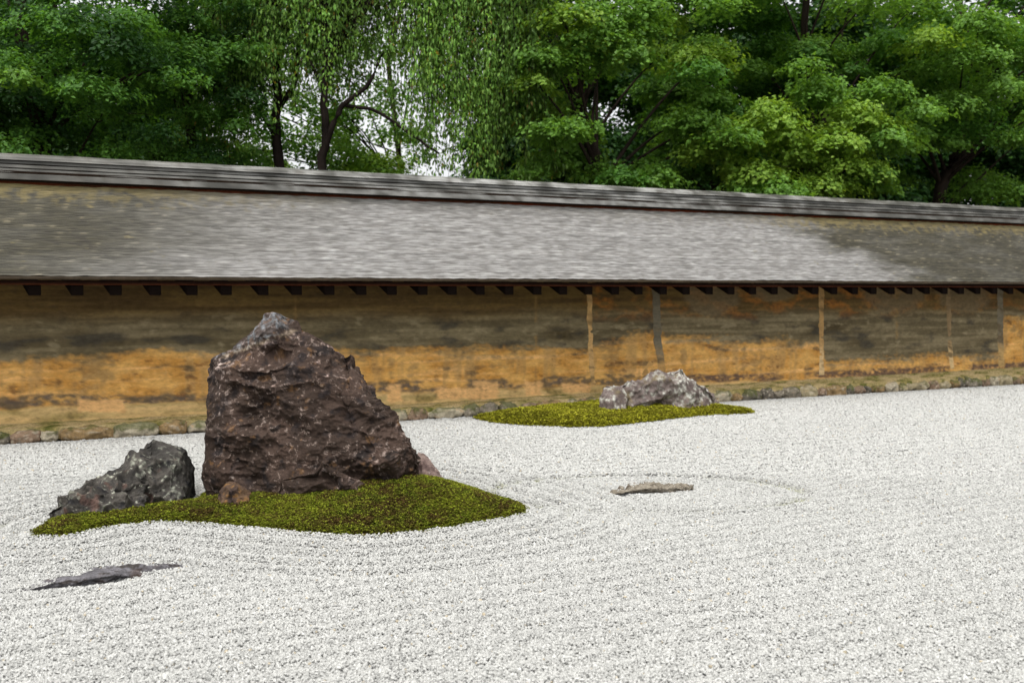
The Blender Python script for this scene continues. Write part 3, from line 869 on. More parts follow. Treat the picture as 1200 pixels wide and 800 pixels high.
# ------------------------------------------------------------------ rocks
def fuse(hulls, vx):
    """one closed skin round the union of convex lumps (surface nets on their distance field)"""
    allp = np.concatenate([np.array(h) for h in hulls])
    lo = allp.min(0) - 4 * vx
    dim = np.ceil((allp.max(0) + 4 * vx - lo) / vx).astype(int) + 1
    D = np.full(dim, .5, np.float32)
    for h in hulls:
        h = np.array(h)
        bm = bmesh.new()
        r = bmesh.ops.convex_hull(bm, input=[bm.verts.new(p) for p in h])
        bm.normal_update()
        c = h.mean(0)
        pl = set()
        for f in bm.faces:
            nn = np.array(f.normal); v = np.array(f.verts[0].co)
            if np.linalg.norm(nn) < .5: continue
            if np.dot(nn, v - c) < 0: nn = -nn
            if ((h - v) @ nn).max() > 1e-4: continue
            pl.add(tuple(np.round(np.r_[nn, np.dot(nn, v - lo)], 5)))
        bm.free()
        a = np.maximum(((h.min(0) - lo) / vx - 4).astype(int), 0); b = np.minimum(((h.max(0) - lo) / vx + 5).astype(int), dim)
        X, Y, Z = [np.arange(a[k], b[k], dtype=np.float32) * vx for k in range(3)]
        d = np.full((b - a), -9, np.float32)
        for p in pl:
            p = np.array(p, np.float32)
            np.maximum(d, (X * p[0])[:, None, None] + (Y * p[1])[None, :, None] + (Z * p[2] - p[3])[None, None, :], out=d)
        sl = tuple(slice(a[k], b[k]) for k in range(3))
        D[sl] = np.minimum(D[sl], d)
    neg = D < 0
    nx, ny, nz = dim - 1
    cnt = np.zeros((nx, ny, nz), np.int8)
    for dx in (0, 1):
        for dy in (0, 1):
            for dz in (0, 1):
                cnt += neg[dx:nx + dx, dy:ny + dy, dz:nz + dz]
    act = (cnt > 0) & (cnt < 8)
    C = np.argwhere(act)
    idx = np.full(act.shape, -1, np.int32); idx[act] = np.arange(len(C))
    acc = np.zeros((len(C), 3)); num = np.zeros(len(C))
    corners = [(x, y, z) for x in (0, 1) for y in (0, 1) for z in (0, 1)]
    val = {c: D[C[:, 0] + c[0], C[:, 1] + c[1], C[:, 2] + c[2]] for c in corners}
    for c0 in corners:
        for k in range(3):
            if c0[k]: continue
            c1 = list(c0); c1[k] = 1; c1 = tuple(c1)
            v0, v1 = val[c0], val[c1]
            m = (v0 < 0) != (v1 < 0)
            t = np.where(m, v0 / np.where(m, v0 - v1, 1), 0)
            q = np.array(c0, float) + t[:, None] * (np.array(c1) - np.array(c0))
            acc[m] += q[m]; num[m] += 1
    P = lo + (C + acc / num[:, None]) * vx
    quads = []
    for k in range(3):
        i1, i2 = [(1, 2), (2, 0), (0, 1)][k]
        A = [slice(1, None)] * 3; A[k] = slice(0, -1)
        B = [slice(1, None)] * 3; B[k] = slice(1, None)
        n0 = neg[tuple(A)]; n1 = neg[tuple(B)]
        E = np.argwhere(n0 != n1)
        flip = n0[E[:, 0], E[:, 1], E[:, 2]]
        base = E + 1; base[:, k] -= 1
        def cell(o1, o2):
            q = base.copy(); q[:, i1] -= o1; q[:, i2] -= o2
            return idx[q[:, 0], q[:, 1], q[:, 2]]
        f = np.stack([cell(1, 1), cell(0, 1), cell(0, 0), cell(1, 0)], 1)
        f[~flip] = f[~flip][:, ::-1]
        quads.append(f)
    F = np.concatenate(quads)
    for _ in range(2):
        s_ = np.zeros_like(P); w_ = np.zeros(len(P))
        for k in range(4):
            for o in (1, 3):
                np.add.at(s_, F[:, k], P[F[:, (k + o) % 4]]); np.add.at(w_, F[:, k], 1)
        P = P * .5 + .5 * s_ / w_[:, None]
    fn_ = np.cross(P[F[:, 2]] - P[F[:, 0]], P[F[:, 3]] - P[F[:, 1]])
    Nn = np.zeros_like(P)
    for k in range(4): np.add.at(Nn, F[:, k], fn_)
    for _ in range(3):
        s_ = Nn.copy()
        for k in range(4): np.add.at(s_, F[:, k], Nn[F[:, (k + 1) % 4]])
        Nn = s_ / (np.linalg.norm(s_, axis=1)[:, None] + 1e-12)
    return P, F, Nn

def rock(name, label, hulls, voxel, layers, crack, pigment, base, fine=.006, stretch=(1, 1, 1), seed=0, soften=2, cat='rock', group=None, calm=None):
    """lumps given as point clouds, fused into one body, then broken into facets"""
    P, F, Nn = fuse(hulls, voxel)
    n = len(P)
    P0 = P.copy()
    stc = np.array(stretch)
    rel = np.zeros(n); cr = np.zeros(n)
    amp_s = np.ones(n) if calm is None else calm(P0)
    amp_s = amp_s * np.clip(.8 + 1.6 * fbm(P0 * 2.3, 2, seed + 90), .3, 1.4)
    for i, (cell, amp) in enumerate(layers):
        q = P0 / cell * stc
        w3 = np.stack([fbm(q * .8, 3, seed + 7 * i + s) for s in range(3)], 1)
        dpt, crest = scallop(q * .95 + .22 * w3, seed + i, .7)
        dpt = dpt - np.percentile(dpt, 78)
        d = amp * np.clip(dpt * 2.0, -1.6, 1.6)
        rel += crest * (1.0, .8, .6, .4, .3)[i] * 1.3 - .5 * (1.0, .8, .6, .4, .3)[i]
        if i < 3: cr = np.maximum(cr, smooth01(-.15, -.45, dpt))
        P = P + Nn * (d * amp_s)[:, None]
    fn = fbm(P0 * 22 * stc, 5, seed + 40, .6)
    rid = 1 - 2.2 * np.abs(fbm(P0 * 12 * stc, 4, seed + 50))
    P = P + Nn * (fine * 1.6 * fn + fine * .8 * (rid - .5))[:, None]
    c = pigment(P, rel, cr, fn)
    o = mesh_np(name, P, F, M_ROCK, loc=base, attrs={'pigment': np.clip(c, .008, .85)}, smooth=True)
    tag(o, label, cat, group)
    return o

def pts(*a): return [at(*p) for p in a]

# tall rock
def pig_tall(P, rel, cr, fn):
    px, py = proj(P)
    a = fbm(P * 3.2, 4, 201); b = fbm(P * 9, 4, 202); g = fbm(P * 26, 4, 203); s = fbm(P * (5, 5, 15) + a[:, None], 4, 204)
    c = mixc(srgb(48, 38, 32), srgb(65, 52, 45), smooth01(-.3, .3, a + .4 * b))
    c = mixc(c, srgb(32, 27, 25), smooth01(.05, .4, b + .3 * s))
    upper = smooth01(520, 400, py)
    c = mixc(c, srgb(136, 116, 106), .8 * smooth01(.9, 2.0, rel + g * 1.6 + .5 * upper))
    wv = fbm(P * 2.6 + .35 * np.stack([a, b, s], 1), 5, 207)
    vein = np.exp(-(np.abs(wv - .04) / .010) ** 2) * smooth01(-.15, .2, g + .1) + .8 * np.exp(-(np.abs(wv + .22 + .1 * b) / .012) ** 2) * smooth01(-.1, .25, g) + .7 * np.exp(-(np.abs(s - .1) / .012) ** 2) * smooth01(0, .25, g)
    c = mixc(c, srgb(168, 150, 140), .5 * np.clip(vein, 0, 1))
    upper = smooth01(520, 400, py)
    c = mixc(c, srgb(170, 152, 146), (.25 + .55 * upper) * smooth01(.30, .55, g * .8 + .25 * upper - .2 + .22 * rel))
    c = mixc(c, srgb(150, 138, 130), .6 * smooth01(.36, .5, g))
    c = mixc(c, srgb(112, 82, 50), .5 * smooth01(.28, .5, fbm(P * 8, 3, 206) + .5 * g))
    # blue grey crown stone with a cream seam under it
    blue = smooth01(-3, 3, ((411 - py) - (px - 272) * .34) + 12 * g) * smooth01(338, 324, px + 22 * g + (py - 385) * .5) * (.15 + .85 * smooth01(-.22, .1, b + .4 * s)) * smooth01(7.95, 7.85, P[:, 1])
    cb = mixc(srgb(94, 96, 98), srgb(122, 126, 130), smooth01(-.2, .3, g))
    cb = mixc(cb, srgb(120, 98, 84), .8 * smooth01(.1, .3, b))
    cb = mixc(cb, srgb(74, 74, 78), .6 * smooth01(.1, .35, s))
    c = mixc(c, cb, blue)
    seam = np.exp(-(((py - 414) + (px - 272) * .36 + 5 * b) / 3.0) ** 2) * smooth01(255, 265, px) * smooth01(352, 340, px)
    c = mixc(c, srgb(158, 142, 120), .5 * seam * smooth01(-.3, .2, g))
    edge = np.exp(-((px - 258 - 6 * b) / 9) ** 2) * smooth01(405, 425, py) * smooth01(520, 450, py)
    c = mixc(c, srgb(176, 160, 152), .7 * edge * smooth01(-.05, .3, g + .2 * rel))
    c = mixc(c, srgb(38, 32, 32), .5 * np.clip(cr, 0, 1) * smooth01(0, .3, b))
    return c * (1 + .25 * fn)[:, None]

YA = 7.75
main_body = pts((247, 430, 7.62), (247, 422, 8.05), (240, 500, 7.55), (241, 480, 8.1), (232, 590, 7.5), (234, 600, 7.7), (237, 540, 7.75), (243, 470, 7.8), (247, 420, 7.85), (260, 411, 7.8), (300, 402, 7.7),
                (345, 382, 7.85), (388, 402, 7.85), (416, 426, 7.85), (446, 460, 7.8), (472, 496, 7.75), (493, 533, 7.7), (503, 600, 7.7),
                (262, 610, 7.32), (258, 470, 7.48), (280, 432, 7.50), (345, 425, 7.46), (388, 440, 7.48), (430, 500, 7.40), (468, 560, 7.36), (470, 612, 7.3), (360, 612, 7.22), (340, 520, 7.33),
                (262, 585, 8.35), (270, 440, 8.3), (340, 402, 8.2), (410, 450, 8.3), (470, 570, 8.35))
crown = pts((264, 416, 7.78), (280, 396, 7.70), (299, 377, 7.72), (312, 365, 7.76), (322, 362, 7.78), (334, 366, 7.8), (350, 374, 7.85), (362, 390, 7.8), (345, 424, 7.60), (285, 430, 7.58),
            (278, 400, 8.0), (318, 370, 8.0), (345, 392, 8.1), (298, 392, 7.60), (324, 376, 7.62), (330, 400, 7.56), (300, 470, 7.75), (335, 470, 7.75), (320, 470, 8.1))
shoulder = pts((340, 384, 7.75), (352, 382, 7.72), (374, 392, 7.68), (388, 404, 7.66), (392, 426, 7.58), (360, 440, 7.44), (335, 425, 7.5), (338, 398, 7.6), (352, 386, 8.05), (385, 408, 8.05), (362, 404, 7.56), (350, 490, 7.6), (385, 490, 7.7), (365, 480, 8.1))
buttress = pts((232, 605, 7.7), (233, 560, 7.72), (240, 520, 7.72), (258, 490, 7.55), (266, 520, 7.40), (268, 610, 7.32), (246, 610, 7.5), (252, 600, 8.0), (250, 530, 8.0))
flank = pts((404, 412, 7.75), (436, 444, 7.66), (465, 484, 7.60), (490, 528, 7.55), (502, 566, 7.6), (503, 605, 7.6), (440, 605, 7.3), (430, 540, 7.36), (410, 470, 7.44), (440, 470, 8.1), (485, 590, 8.1))
toe = pts((300, 615, 7.18), (330, 560, 7.26), (380, 540, 7.28), (430, 560, 7.26), (446, 612, 7.18), (330, 612, 7.6), (440, 612, 7.6), (350, 585, 7.19), (410, 585, 7.19))
rock('tall_rock', 'tall maroon brown craggy rock with blue grey tip, rising from the near moss mound',
     [main_body, crown, shoulder, buttress, flank, toe], .0065,
     ((.62, .055), (.27, .050), (.12, .031), (.052, .014), (.024, .0055)), .6, pig_tall, on(370, 590), fine=.004, stretch=(.9, .9, 1.35), seed=3,
     calm=lambda P: np.interp(P[:, 2], [1.15, 1.35], [1, .4]))

# low dark rock at its left
def pig_dark(P, rel, cr, fn):
    a = fbm(P * 4, 4, 211); b = fbm(P * 11, 4, 212); g = fbm(P * 28, 4, 213)
    c = mixc(srgb(56, 53, 49), srgb(78, 74, 69), smooth01(-.3, .3, a + .5 * b))
    c = mixc(c, srgb(38, 37, 38), smooth01(.0, .35, b))
    c = mixc(c, srgb(138, 140, 126), .75 * smooth01(.12, .34, a * .6 + g * .6 + .1 * rel))
    c = mixc(c, srgb(164, 164, 150), .7 * smooth01(.3, .42, g + .2 * a))
    c = mixc(c, srgb(96, 72, 64), .6 * smooth01(.25, .4, fbm(P * 6, 3, 214)))
    c = mixc(c, srgb(32, 32, 32), .5 * np.clip(cr, 0, 1))
    return c * (1 + .3 * fn)[:, None]
dk1 = pts((148, 545, 7.5), (158, 524, 7.55), (178, 511, 7.6), (202, 519, 7.6), (221, 524, 7.65), (230, 546, 7.7), (232, 590, 7.75), (200, 605, 7.15), (150, 612, 7.0), (165, 545, 7.35), (205, 545, 7.4), (215, 590, 7.3),
          (160, 540, 7.95), (220, 535, 8.0), (225, 588, 8.0), (150, 595, 7.8))
dk2 = pts((46, 620, 6.80), (50, 600, 6.90), (66, 578, 7.0), (92, 566, 7.05), (110, 556, 7.15), (140, 548, 7.3), (165, 535, 7.45), (175, 560, 7.2), (170, 612, 6.95), (120, 616, 6.85), (80, 620, 6.8), (95, 590, 6.88), (130, 570, 7.0),
          (80, 600, 7.3), (110, 570, 7.5), (160, 560, 7.7), (160, 600, 7.6))
rock('low_rock', 'low dark grey rock with pale lichen, wedged left of the tall brown rock', [dk1, dk2], .0075,
     ((.30, .055), (.13, .042), (.06, .022), (.028, .009)), .6, pig_dark, on(140, 606), fine=.004, seed=9)

# pale lichened rock by the wall
def pig_far(P, rel, cr, fn):
    px, py = proj(P)
    a = fbm(P * 3.2, 4, 221); b = fbm(P * 8, 4, 222); g = fbm(P * 22, 4, 223)
    c = mixc(srgb(84, 74, 70), srgb(110, 99, 95), smooth01(-.3, .3, a + .5 * b))
    c = mixc(c, srgb(80, 72, 72), smooth01(.1, .4, b))
    c = mixc(c, srgb(116, 104, 70), .5 * smooth01(.1, .4, fbm(P * 5, 3, 224)))
    zone = smooth01(780, 800, px) * smooth01(834, 815, px) + smooth01(728, 712, px) + .35 * smooth01(448, 436, py)
    c = mixc(c, srgb(146, 143, 134), .7 * smooth01(.04, .28, g * .6 + b * .6 + .16 * zone))
    c = mixc(c, srgb(190, 190, 180), .7 * smooth01(.22, .46, g * .7 + b * .5 + .16 * zone))
    return c * (1 + .25 * fn)[:, None]
f1_ = pts((708, 492, 12.5), (706, 462, 12.6), (716, 450, 12.7), (738, 441, 12.75), (766, 434, 12.85), (788, 429, 12.95), (802, 429, 13.0), (820, 442, 13.1), (838, 458, 13.2), (850, 478, 13.3), (848, 486, 13.2),
          (736, 490, 12.55), (740, 462, 12.6), (765, 446, 12.7), (800, 441, 12.85), (818, 468, 12.95), (802, 487, 12.9), (760, 489, 12.7), (778, 468, 12.7),
          (730, 478, 13.3), (790, 445, 13.5), (835, 474, 13.6))
f2_ = pts((700, 492, 12.50), (701, 468, 12.52), (710, 456, 12.56), (728, 453, 12.55), (737, 464, 12.5), (735, 491, 12.40), (714, 493, 12.32), (717, 470, 12.38), (720, 470, 12.9), (710, 490, 12.9))
rock('pale_rock', 'purple grey rock patched with white lichen on the far moss island by the wall', [f1_, f2_], .012,
     ((.45, .075), (.20, .055), (.09, .026), (.04, .010)), .6, pig_far, on(775, 488), fine=.005, seed=15)

# flat rocks sunk in the gravel
def pig_slate(P, rel, cr, fn):
    s = fbm(P * (4, 14, 30), 4, 231); g = fbm(P * 30, 3, 232)
    c = mixc(srgb(72, 70, 72), srgb(106, 104, 108), smooth01(-.3, .3, s))
    c = mixc(c, srgb(58, 54, 52), smooth01(.1, .35, s + .4 * g))
    return mixc(c, srgb(74, 58, 48), .6 * smooth01(.2, .4, fbm(P * 6, 3, 233))) * (1 + .3 * fn)[:, None]
def low(*a):
    out = []
    for px, py, z in a:
        p = on(px, py, z); out.append(p)
    return out
r1 = low((22, 693, -.004), (34, 691, .008), (70, 687, -.01), (104, 684, -.01), (112, 688, -.02), (160, 677, -.01), (172, 674, -.01), (172, 664, .0), (150, 662, .05), (118, 666, .065), (84, 674, .055), (58, 682, .04),
         (120, 663, -.03), (170, 657, -.03), (60, 676, -.04), (130, 674, .05))
r2 = low((150, 665, .04), (180, 661, .034), (208, 660, .026), (217, 662, .01), (216, 667, -.005), (194, 671, -.01), (165, 675, -.01), (180, 658, -.03), (205, 657, -.03))
rock('sunken_rock', 'flat slate grey rock barely breaking the near gravel, front left', [r1, r2], .005,
     ((.16, .018), (.06, .012), (.03, .005)), .6, pig_slate, on(115, 680), fine=.004, stretch=(.5, 1.6, 2.5), seed=21, soften=1)
def pig_tan(P, rel, cr, fn):
    s = fbm(P * (5, 14, 26), 4, 241); g = fbm(P * 24, 3, 242)
    c = mixc(srgb(104, 97, 86), srgb(138, 131, 118), smooth01(-.3, .3, s))
    c = mixc(c, srgb(84, 76, 66), smooth01(.08, .35, s + .5 * g))
    return c * (1 + .3 * fn)[:, None]
t1 = low((705, 582, -.004), (712, 578, .018), (722, 576, .025), (735, 571, .04), (752, 567, .052), (775, 567, .042), (795, 570, .04), (818, 572, .02), (800, 576, -.01), (770, 578, -.01), (745, 580, -.02), (726, 582, -.02),
         (740, 568, -.03), (790, 566, -.03), (756, 572, .055))
rock('sunken_rock', 'small flat tan rock inside the raked ring of gravel', [t1], .006,
     ((.14, .030), (.06, .020), (.03, .008)), .8, pig_tan, on(762, 577), fine=.007, stretch=(1, 1.1, 1.5), seed=25, soften=1)

# small stones at the foot of the tall rock
def pig_rust(P, rel, cr, fn):
    a = fbm(P * 9, 4, 251); g = fbm(P * 26, 3, 252)
    c = mixc(srgb(58, 46, 40), srgb(84, 66, 50), smooth01(-.2, .3, a))
    c = mixc(c, srgb(120, 88, 50), .6 * smooth01(.1, .35, g + .3 * a))
    return mixc(c, srgb(50, 42, 40), smooth01(.1, .35, -a)) * (1 + .3 * fn)[:, None]
k1 = pts((255, 584, 7.2), (258, 570, 7.22), (268, 563, 7.25), (282, 566, 7.22), (293, 576, 7.18), (296, 590, 7.12), (275, 592, 7.06), (258, 592, 7.1), (270, 572, 7.1), (285, 590, 7.4), (262, 590, 7.4), (275, 566, 7.4))
rock('small_rock', 'knobbly rust brown stone at the front left foot of the tall rock', [k1], .006, ((.09, .022), (.04, .010)), .8, pig_rust, on(275, 605), fine=.006, seed=31, soften=1)
def pig_pink(P, rel, cr, fn):
    a = fbm(P * 7, 4, 261); g = fbm(P * 26, 3, 262)
    c = mixc(srgb(98, 82, 77), srgb(126, 110, 103), smooth01(-.2, .3, a))
    c = mixc(c, srgb(160, 148, 140), .6 * smooth01(.2, .4, g))
    return mixc(c, srgb(66, 53, 50), smooth01(.1, .35, -a)) * (1 + .3 * fn)[:, None]
k2 = pts((486, 590, 7.9), (488, 530, 8.0), (497, 529, 8.0), (505, 546, 7.95), (516, 550, 7.95), (528, 570, 7.9), (528, 594, 7.85), (495, 594, 7.74), (500, 558, 7.8), (512, 558, 8.2), (490, 580, 8.3), (518, 580, 7.76))
rock('small_rock', 'pinkish grey stone peeping out behind the right flank of the tall rock', [k2], .007, ((.12, .022), (.05, .012)), .7, pig_pink, on(505, 580), fine=.006, seed=33, soften=1)
k3 = low((664, 495, .03), (672, 492, .07), (690, 491, .075), (700, 494, .05), (695, 498, .02), (672, 498, .02), (680, 489, .0))
rock('small_rock', 'small pale stone half sunk in the far moss, left of the lichened rock', [k3], .008, ((.09, .012),), .5, pig_pink, on(682, 496), fine=.004, seed=35, soften=1)

# ------------------------------------------------------------------ trees
def tube(path, r0, r1, k=6, seed=0):
    path = np.array(path, float); n = len(path)
    t = np.linspace(0, 1, n); r = r0 + (r1 - r0) * t
    tg = np.gradient(path, axis=0); tg /= np.linalg.norm(tg, axis=1)[:, None] + 1e-9
    ref = np.where(np.abs(tg[:, 2:3]) > .9, np.array([[1., 0, 0]]), np.array([[0, 0, 1.]]))
    a = np.cross(tg, ref); a /= np.linalg.norm(a, axis=1)[:, None]
    b = np.cross(tg, a)
    ang = np.arange(k) / k * 6.2832
    V = path[:, None] + r[:, None, None] * (np.cos(ang)[None, :, None] * a[:, None] + np.sin(ang)[None, :, None] * b[:, None])
    i = np.arange(n * k).reshape(n, k); j = np.roll(i, -1, 1)
    F = np.stack([i[:-1], j[:-1], j[1:], i[1:]], -1).reshape(-1, 4)
    return V.reshape(-1, 3), F

class Acc:
    def __init__(s): s.V, s.F, s.n = [], [], 0
    def add(s, V, F):
        s.V.append(V); s.F.append(F + s.n); s.n += len(V)

def leaves(P, Nn, L_, W_, C, tdir=None):
    n = len(P)
    Nn = Nn / (np.linalg.norm(Nn, axis=1)[:, None] + 1e-9)
    t = rng.normal(size=(n, 3)) if tdir is None else tdir
    t = t - Nn * (t * Nn).sum(1)[:, None]; t /= np.linalg.norm(t, axis=1)[:, None] + 1e-9
    b = np.cross(Nn, t)
    L_, W_ = np.broadcast_to(L_, n)[:, None], np.broadcast_to(W_, n)[:, None]
    V = np.stack([P - t * L_ * .5, P + b * W_ * .5 + Nn * W_ * .12 - t * L_ * .05, P + t * L_ * .5 - Nn * L_ * .08, P - b * W_ * .5 + Nn * W_ * .12 - t * L_ * .05], 1).reshape(-1, 3)
    return V, np.arange(n * 4).reshape(n, 4), np.repeat(C, 4, 0)

def bez(a, b, c, n=9):
    t = np.linspace(0, 1, n)[:, None]
    return (1 - t) ** 2 * a + 2 * t * (1 - t) * b + t * t * c

def pad_tree(name, label, base, height, pads, cols, leafsz=(.06, .05), dens=1.0, trunk_r=.16, group='trees behind the garden wall', limb_p=.3, flat=.16, trunk=None, bark=(40, 33, 28), cat='tree', narrow=False, twigs=True):
    """trunk, limbs to every foliage pad, and pads of single leaves"""
    root = empty(name, base)
    tag(root, label, cat, group)
    base = np.array(base, float)
    if trunk is None:
        tp = np.array([base, base + (rng.normal(0, .15), rng.normal(0, .15), height * .35), base + (rng.normal(0, .4), rng.normal(0, .3), height * .7), base + (rng.normal(0, .5), rng.normal(0, .4), height)])
    else:
        tp = np.array(trunk, float)
    tt = np.linspace(0, 1, 16)
    tp = np.stack([np.interp(tt, np.linspace(0, 1, len(tp)), tp[:, k]) for k in range(3)], 1)
    tp[1:-1] += rng.normal(0, .03, (14, 3))
    acc = Acc(); acc.add(*tube(tp, trunk_r, trunk_r * .3, 9))
    LV, LF, LC, n0 = [], [], [], 0
    for (c, r, ci, sq) in pads:
        c = np.array(c, float)
        # limb
        has_limb = rng.random() < limb_p
        hz = np.clip((c[2] - base[2]) * rng.uniform(.55, .85), .3, height * .95)
        k = int(np.clip(np.searchsorted(tp[:, 2] - base[2], hz), 1, 15))
        st = tp[k]
        rad = trunk_r * (1 - .7 * k / 15) * .35
        mid = st * .45 + c * .55 + (0, 0, .25 * np.linalg.norm(c - st) * rng.uniform(.2, .7))
        end = c - (0, 0, .04)
        if has_limb: acc.add(*tube(bez(st, mid, end), max(.014, min(rad, .045)), .006, 5))
        if twigs and has_limb:
            for _ in range(3):
                e2 = c + np.array([rng.normal(0, r * .5), rng.normal(0, r * .5), -.05])
                acc.add(*tube(bez(mid * .3 + end * .7, (end + e2) / 2 + (0, 0, .06), e2, 5), .009, .004, 4))
        # leaves
        n = int(900 * dens * r * r / (.5 * .5) * sq)
        rho = np.sqrt(rng.random(n)); th = rng.uniform(0, 6.2832, n)
        x, y = rho * np.cos(th) * r, rho * np.sin(th) * r
        lob = 1 + .35 * np.sin(3 * th + rng.uniform(0, 6)) * rho + .2 * np.sin(7 * th + rng.uniform(0, 6)) * rho
        x, y = x * lob, y * lob
        z = -.45 * r * rho ** 2.2 + rng.normal(0, flat * r, n) * (1 - .4 * rho)
        P = c + np.stack([x, y, z], 1)
        cl = fbm(P * 5.5, 2, 301)
        kp = cl > rng.uniform(-.42, .10, n)
        P, x, y, rho, cl = P[kp], x[kp], y[kp], rho[kp], cl[kp]
        m = len(P)
        if m == 0: continue
        Nn = np.stack([x / r * .8, y / r * .8, np.full(m, 1.0)], 1) + rng.normal(0, .42, (m, 3))
        ca, cb = cols[ci]
        C = mixc(ca, cb, np.clip(rng.normal(.5, .3, m) + .4 * cl, 0, 1)) * rng.uniform(.75, 1.2, (m, 1))
        s = rng.uniform(.7, 1.25, m)
        wdt = leafsz[1] * s * (.55 if narrow else 1)
        V, F, C = leaves(P, Nn, leafsz[0] * s, wdt, C)
        LV.append(V); LF.append(F + n0); LC.append(C); n0 += len(V)
    V = np.concatenate(acc.V); cb_ = srgb(*bark)
    f = fbm(V * (5, 5, 2), 3, 310)
    mesh_np('trunk', V, np.concatenate(acc.F), M_BARK, root, attrs={'pigment': np.clip(mixc(cb_, cb_ * 1.9, smooth01(-.2, .4, f)), .004, .6)}, smooth=True)
    mesh_np('crown', np.concatenate(LV), np.concatenate(LF), M_LEAF, root, attrs={'pigment': np.clip(np.concatenate(LC), .004, .6)})
    return root

def scatter(n, px, py, Y, r, ci, sq=(.8, 1.2), gap=None):
    out = []
    tries = 0
    while len(out) < n and tries < n * 20:
        tries += 1
        x, y, d = rng.uniform(*px), rng.uniform(*py), rng.uniform(*Y)
        if gap is not None and gap(x, y): continue
        out.append((at(x, y, d), rng.uniform(*r), ci if isinstance(ci, int) else int(rng.choice(ci)), rng.uniform(*sq)))
    return out

G = {  # leaf colour pairs
 0: (np.array([.095, .205, .033]), np.array([.17, .335, .052])),    # fresh maple green
 1: (np.array([.16, .295, .04]), np.array([.27, .42, .06])),         # yellow green
 2: (np.array([.055, .155, .025]), np.array([.115, .26, .04])),      # deep green
 3: (np.array([.016, .060, .014]), np.array([.045, .12, .024])),     # darkest
 4: (np.array([.15, .33, .06]), np.array([.30, .50, .11])),          # cool cherry green
}
GZ = -.06
def gnd(px, Y): return np.array([(px - CX) / FPX * Y, Y, GZ])

# left: dark maples
p = scatter(62, (-160, 215), (-20, 190), (13.4, 15.5), (.38, .75), [3, 3, 2, 2]) + scatter(34, (-220, 240), (-330, -10), (14, 17), (.7, 1.1), [2, 3], (.3, .5))
p += [(at(112, 96, 13.3), .5, 2, 1.2), (at(60, 20, 13.2), .55, 2, 1.2), (at(150, 15, 13.6), .5, 2, 1.1), (at(205, 85, 14), .45, 2, 1.0), (at(20, 85, 13), .35, 0, 1.0)]
pad_tree('maple_tree', 'dark green spreading tree filling the left end above the wall', gnd(40, 15.2), 9.5, p, G, (.068, .042), 1.1, .18, narrow=False)
p = scatter(46, (165, 300), (-10, 190), (15.6, 17.5), (.35, .6), [3, 2, 2, 2]) + scatter(20, (130, 320), (-330, -10), (15.5, 19), (.6, .9), [2], (.3, .4))
pad_tree('maple_tree', 'mid green small leaved tree between the dark left tree and the weeping trees', gnd(225, 17), 9, p, G, (.066, .042), 1.0, .12)

# right: layered maples
def gapm(x, y): return (705 < x < 780 and 20 < y < 150 and rng.random() < .8) or (830 < x < 880 and 60 < y < 100)
p = scatter(58, (610, 860), (-10, 212), (16.4, 19), (.35, .65), [0, 0, 0, 1, 2], gap=gapm) + scatter(26, (570, 880), (-330, -15), (16, 20.5), (.7, 1.0), [0, 2], (.25, .4))
p += [(at(640, 60, 16.4), .6, 0, 1.2), (at(660, 15, 16.4), .6, 1, 1.1), (at(740, 60, 16.6), .5, 0, 1.1), (at(650, 145, 16.2), .5, 0, 1.1), (at(730, 200, 16.8), .5, 2, 1.0)]
pad_tree('maple_tree', 'layered green maple with leaning dark trunk, right of the weeping trees', gnd(716, 18), 9, p, G, (.078, .066), 1.0, .15,
         trunk=[gnd(722, 18), at(706, 216, 18), at(690, 172, 18), at(672, 120, 18.1), at(690, 20, 18.2), at(700, -200, 18)])
p = []
for (x, y, r, ci) in ((850, 150, .6, 1), (905, 125, .65, 1), (960, 105, .6, 0), (1000, 130, .6, 1), (940, 165, .7, 1), (890, 185, .6, 1), (1000, 185, .6, 1), (1050, 165, .55, 0),
                     (960, 205, .65, 1), (905, 215, .55, 0), (1040, 205, .5, 0), (870, 215, .45, 0), (1075, 130, .5, 0), (1010, 90, .5, 0), (940, 85, .45, 0), (985, 160, .55, 1), (920, 145, .5, 1), (1025, 150, .5, 1)):
    for k in range(3):
        p.append((at(x + rng.normal(0, 14), y + rng.normal(0, 9) + k * 5, 17.0 + k * .55 + rng.uniform(-.3, .4) + max(0, x - 950) * .006), r * rng.uniform(.7, 1.05), ci, rng.uniform(.8, 1.1)))
p += scatter(22, (830, 1090), (-300, 20), (17.6, 21), (.6, 1.0), [0, 0, 2], (.5, .7)) + scatter(14, (840, 1080), (10, 80), (18.5, 20.5), (.4, .6), [0, 2])
pad_tree('maple_tree', 'bright yellow green maple with tiered foliage reaching over the wall', gnd(952, 19.4), 9, p, G, (.078, .066), 1.0, .15,
         trunk=[gnd(945, 19.4), at(952, 215, 19.4), at(968, 150, 19.5), at(940, 60, 19.6), at(960, -150, 19.4)])
p = scatter(66, (1040, 1330), (-10, 215), (19.2, 22.5), (.4, .75), [0, 0, 2, 2, 2], gap=lambda x, y: y > 165 and x > 1060 and rng.random() < .85) + scatter(26, (1020, 1360), (-330, -15), (18.6, 23.5), (.8, 1.1), [0, 2], (.25, .4))
p += [(at(1130, 60, 18.6), .7, 0, 1.2), (at(1170, 95, 18.8), .65, 0, 1.1), (at(1090, 40, 18.4), .6, 1, 1.1), (at(1150, 20, 18.6), .7, 0, 1.1), (at(1110, 115, 18.8), .6, 0, 1.1)]
pad_tree('maple_tree', 'deep green maple with slanting trunk at the right end above the wall', gnd(1095, 21), 9.5, p, G, (.078, .066), 1.0, .16,
         trunk=[gnd(1085, 21), at(1100, 222, 21), at(1130, 160, 21), at(1120, 60, 21), at(1140, -150, 21)])
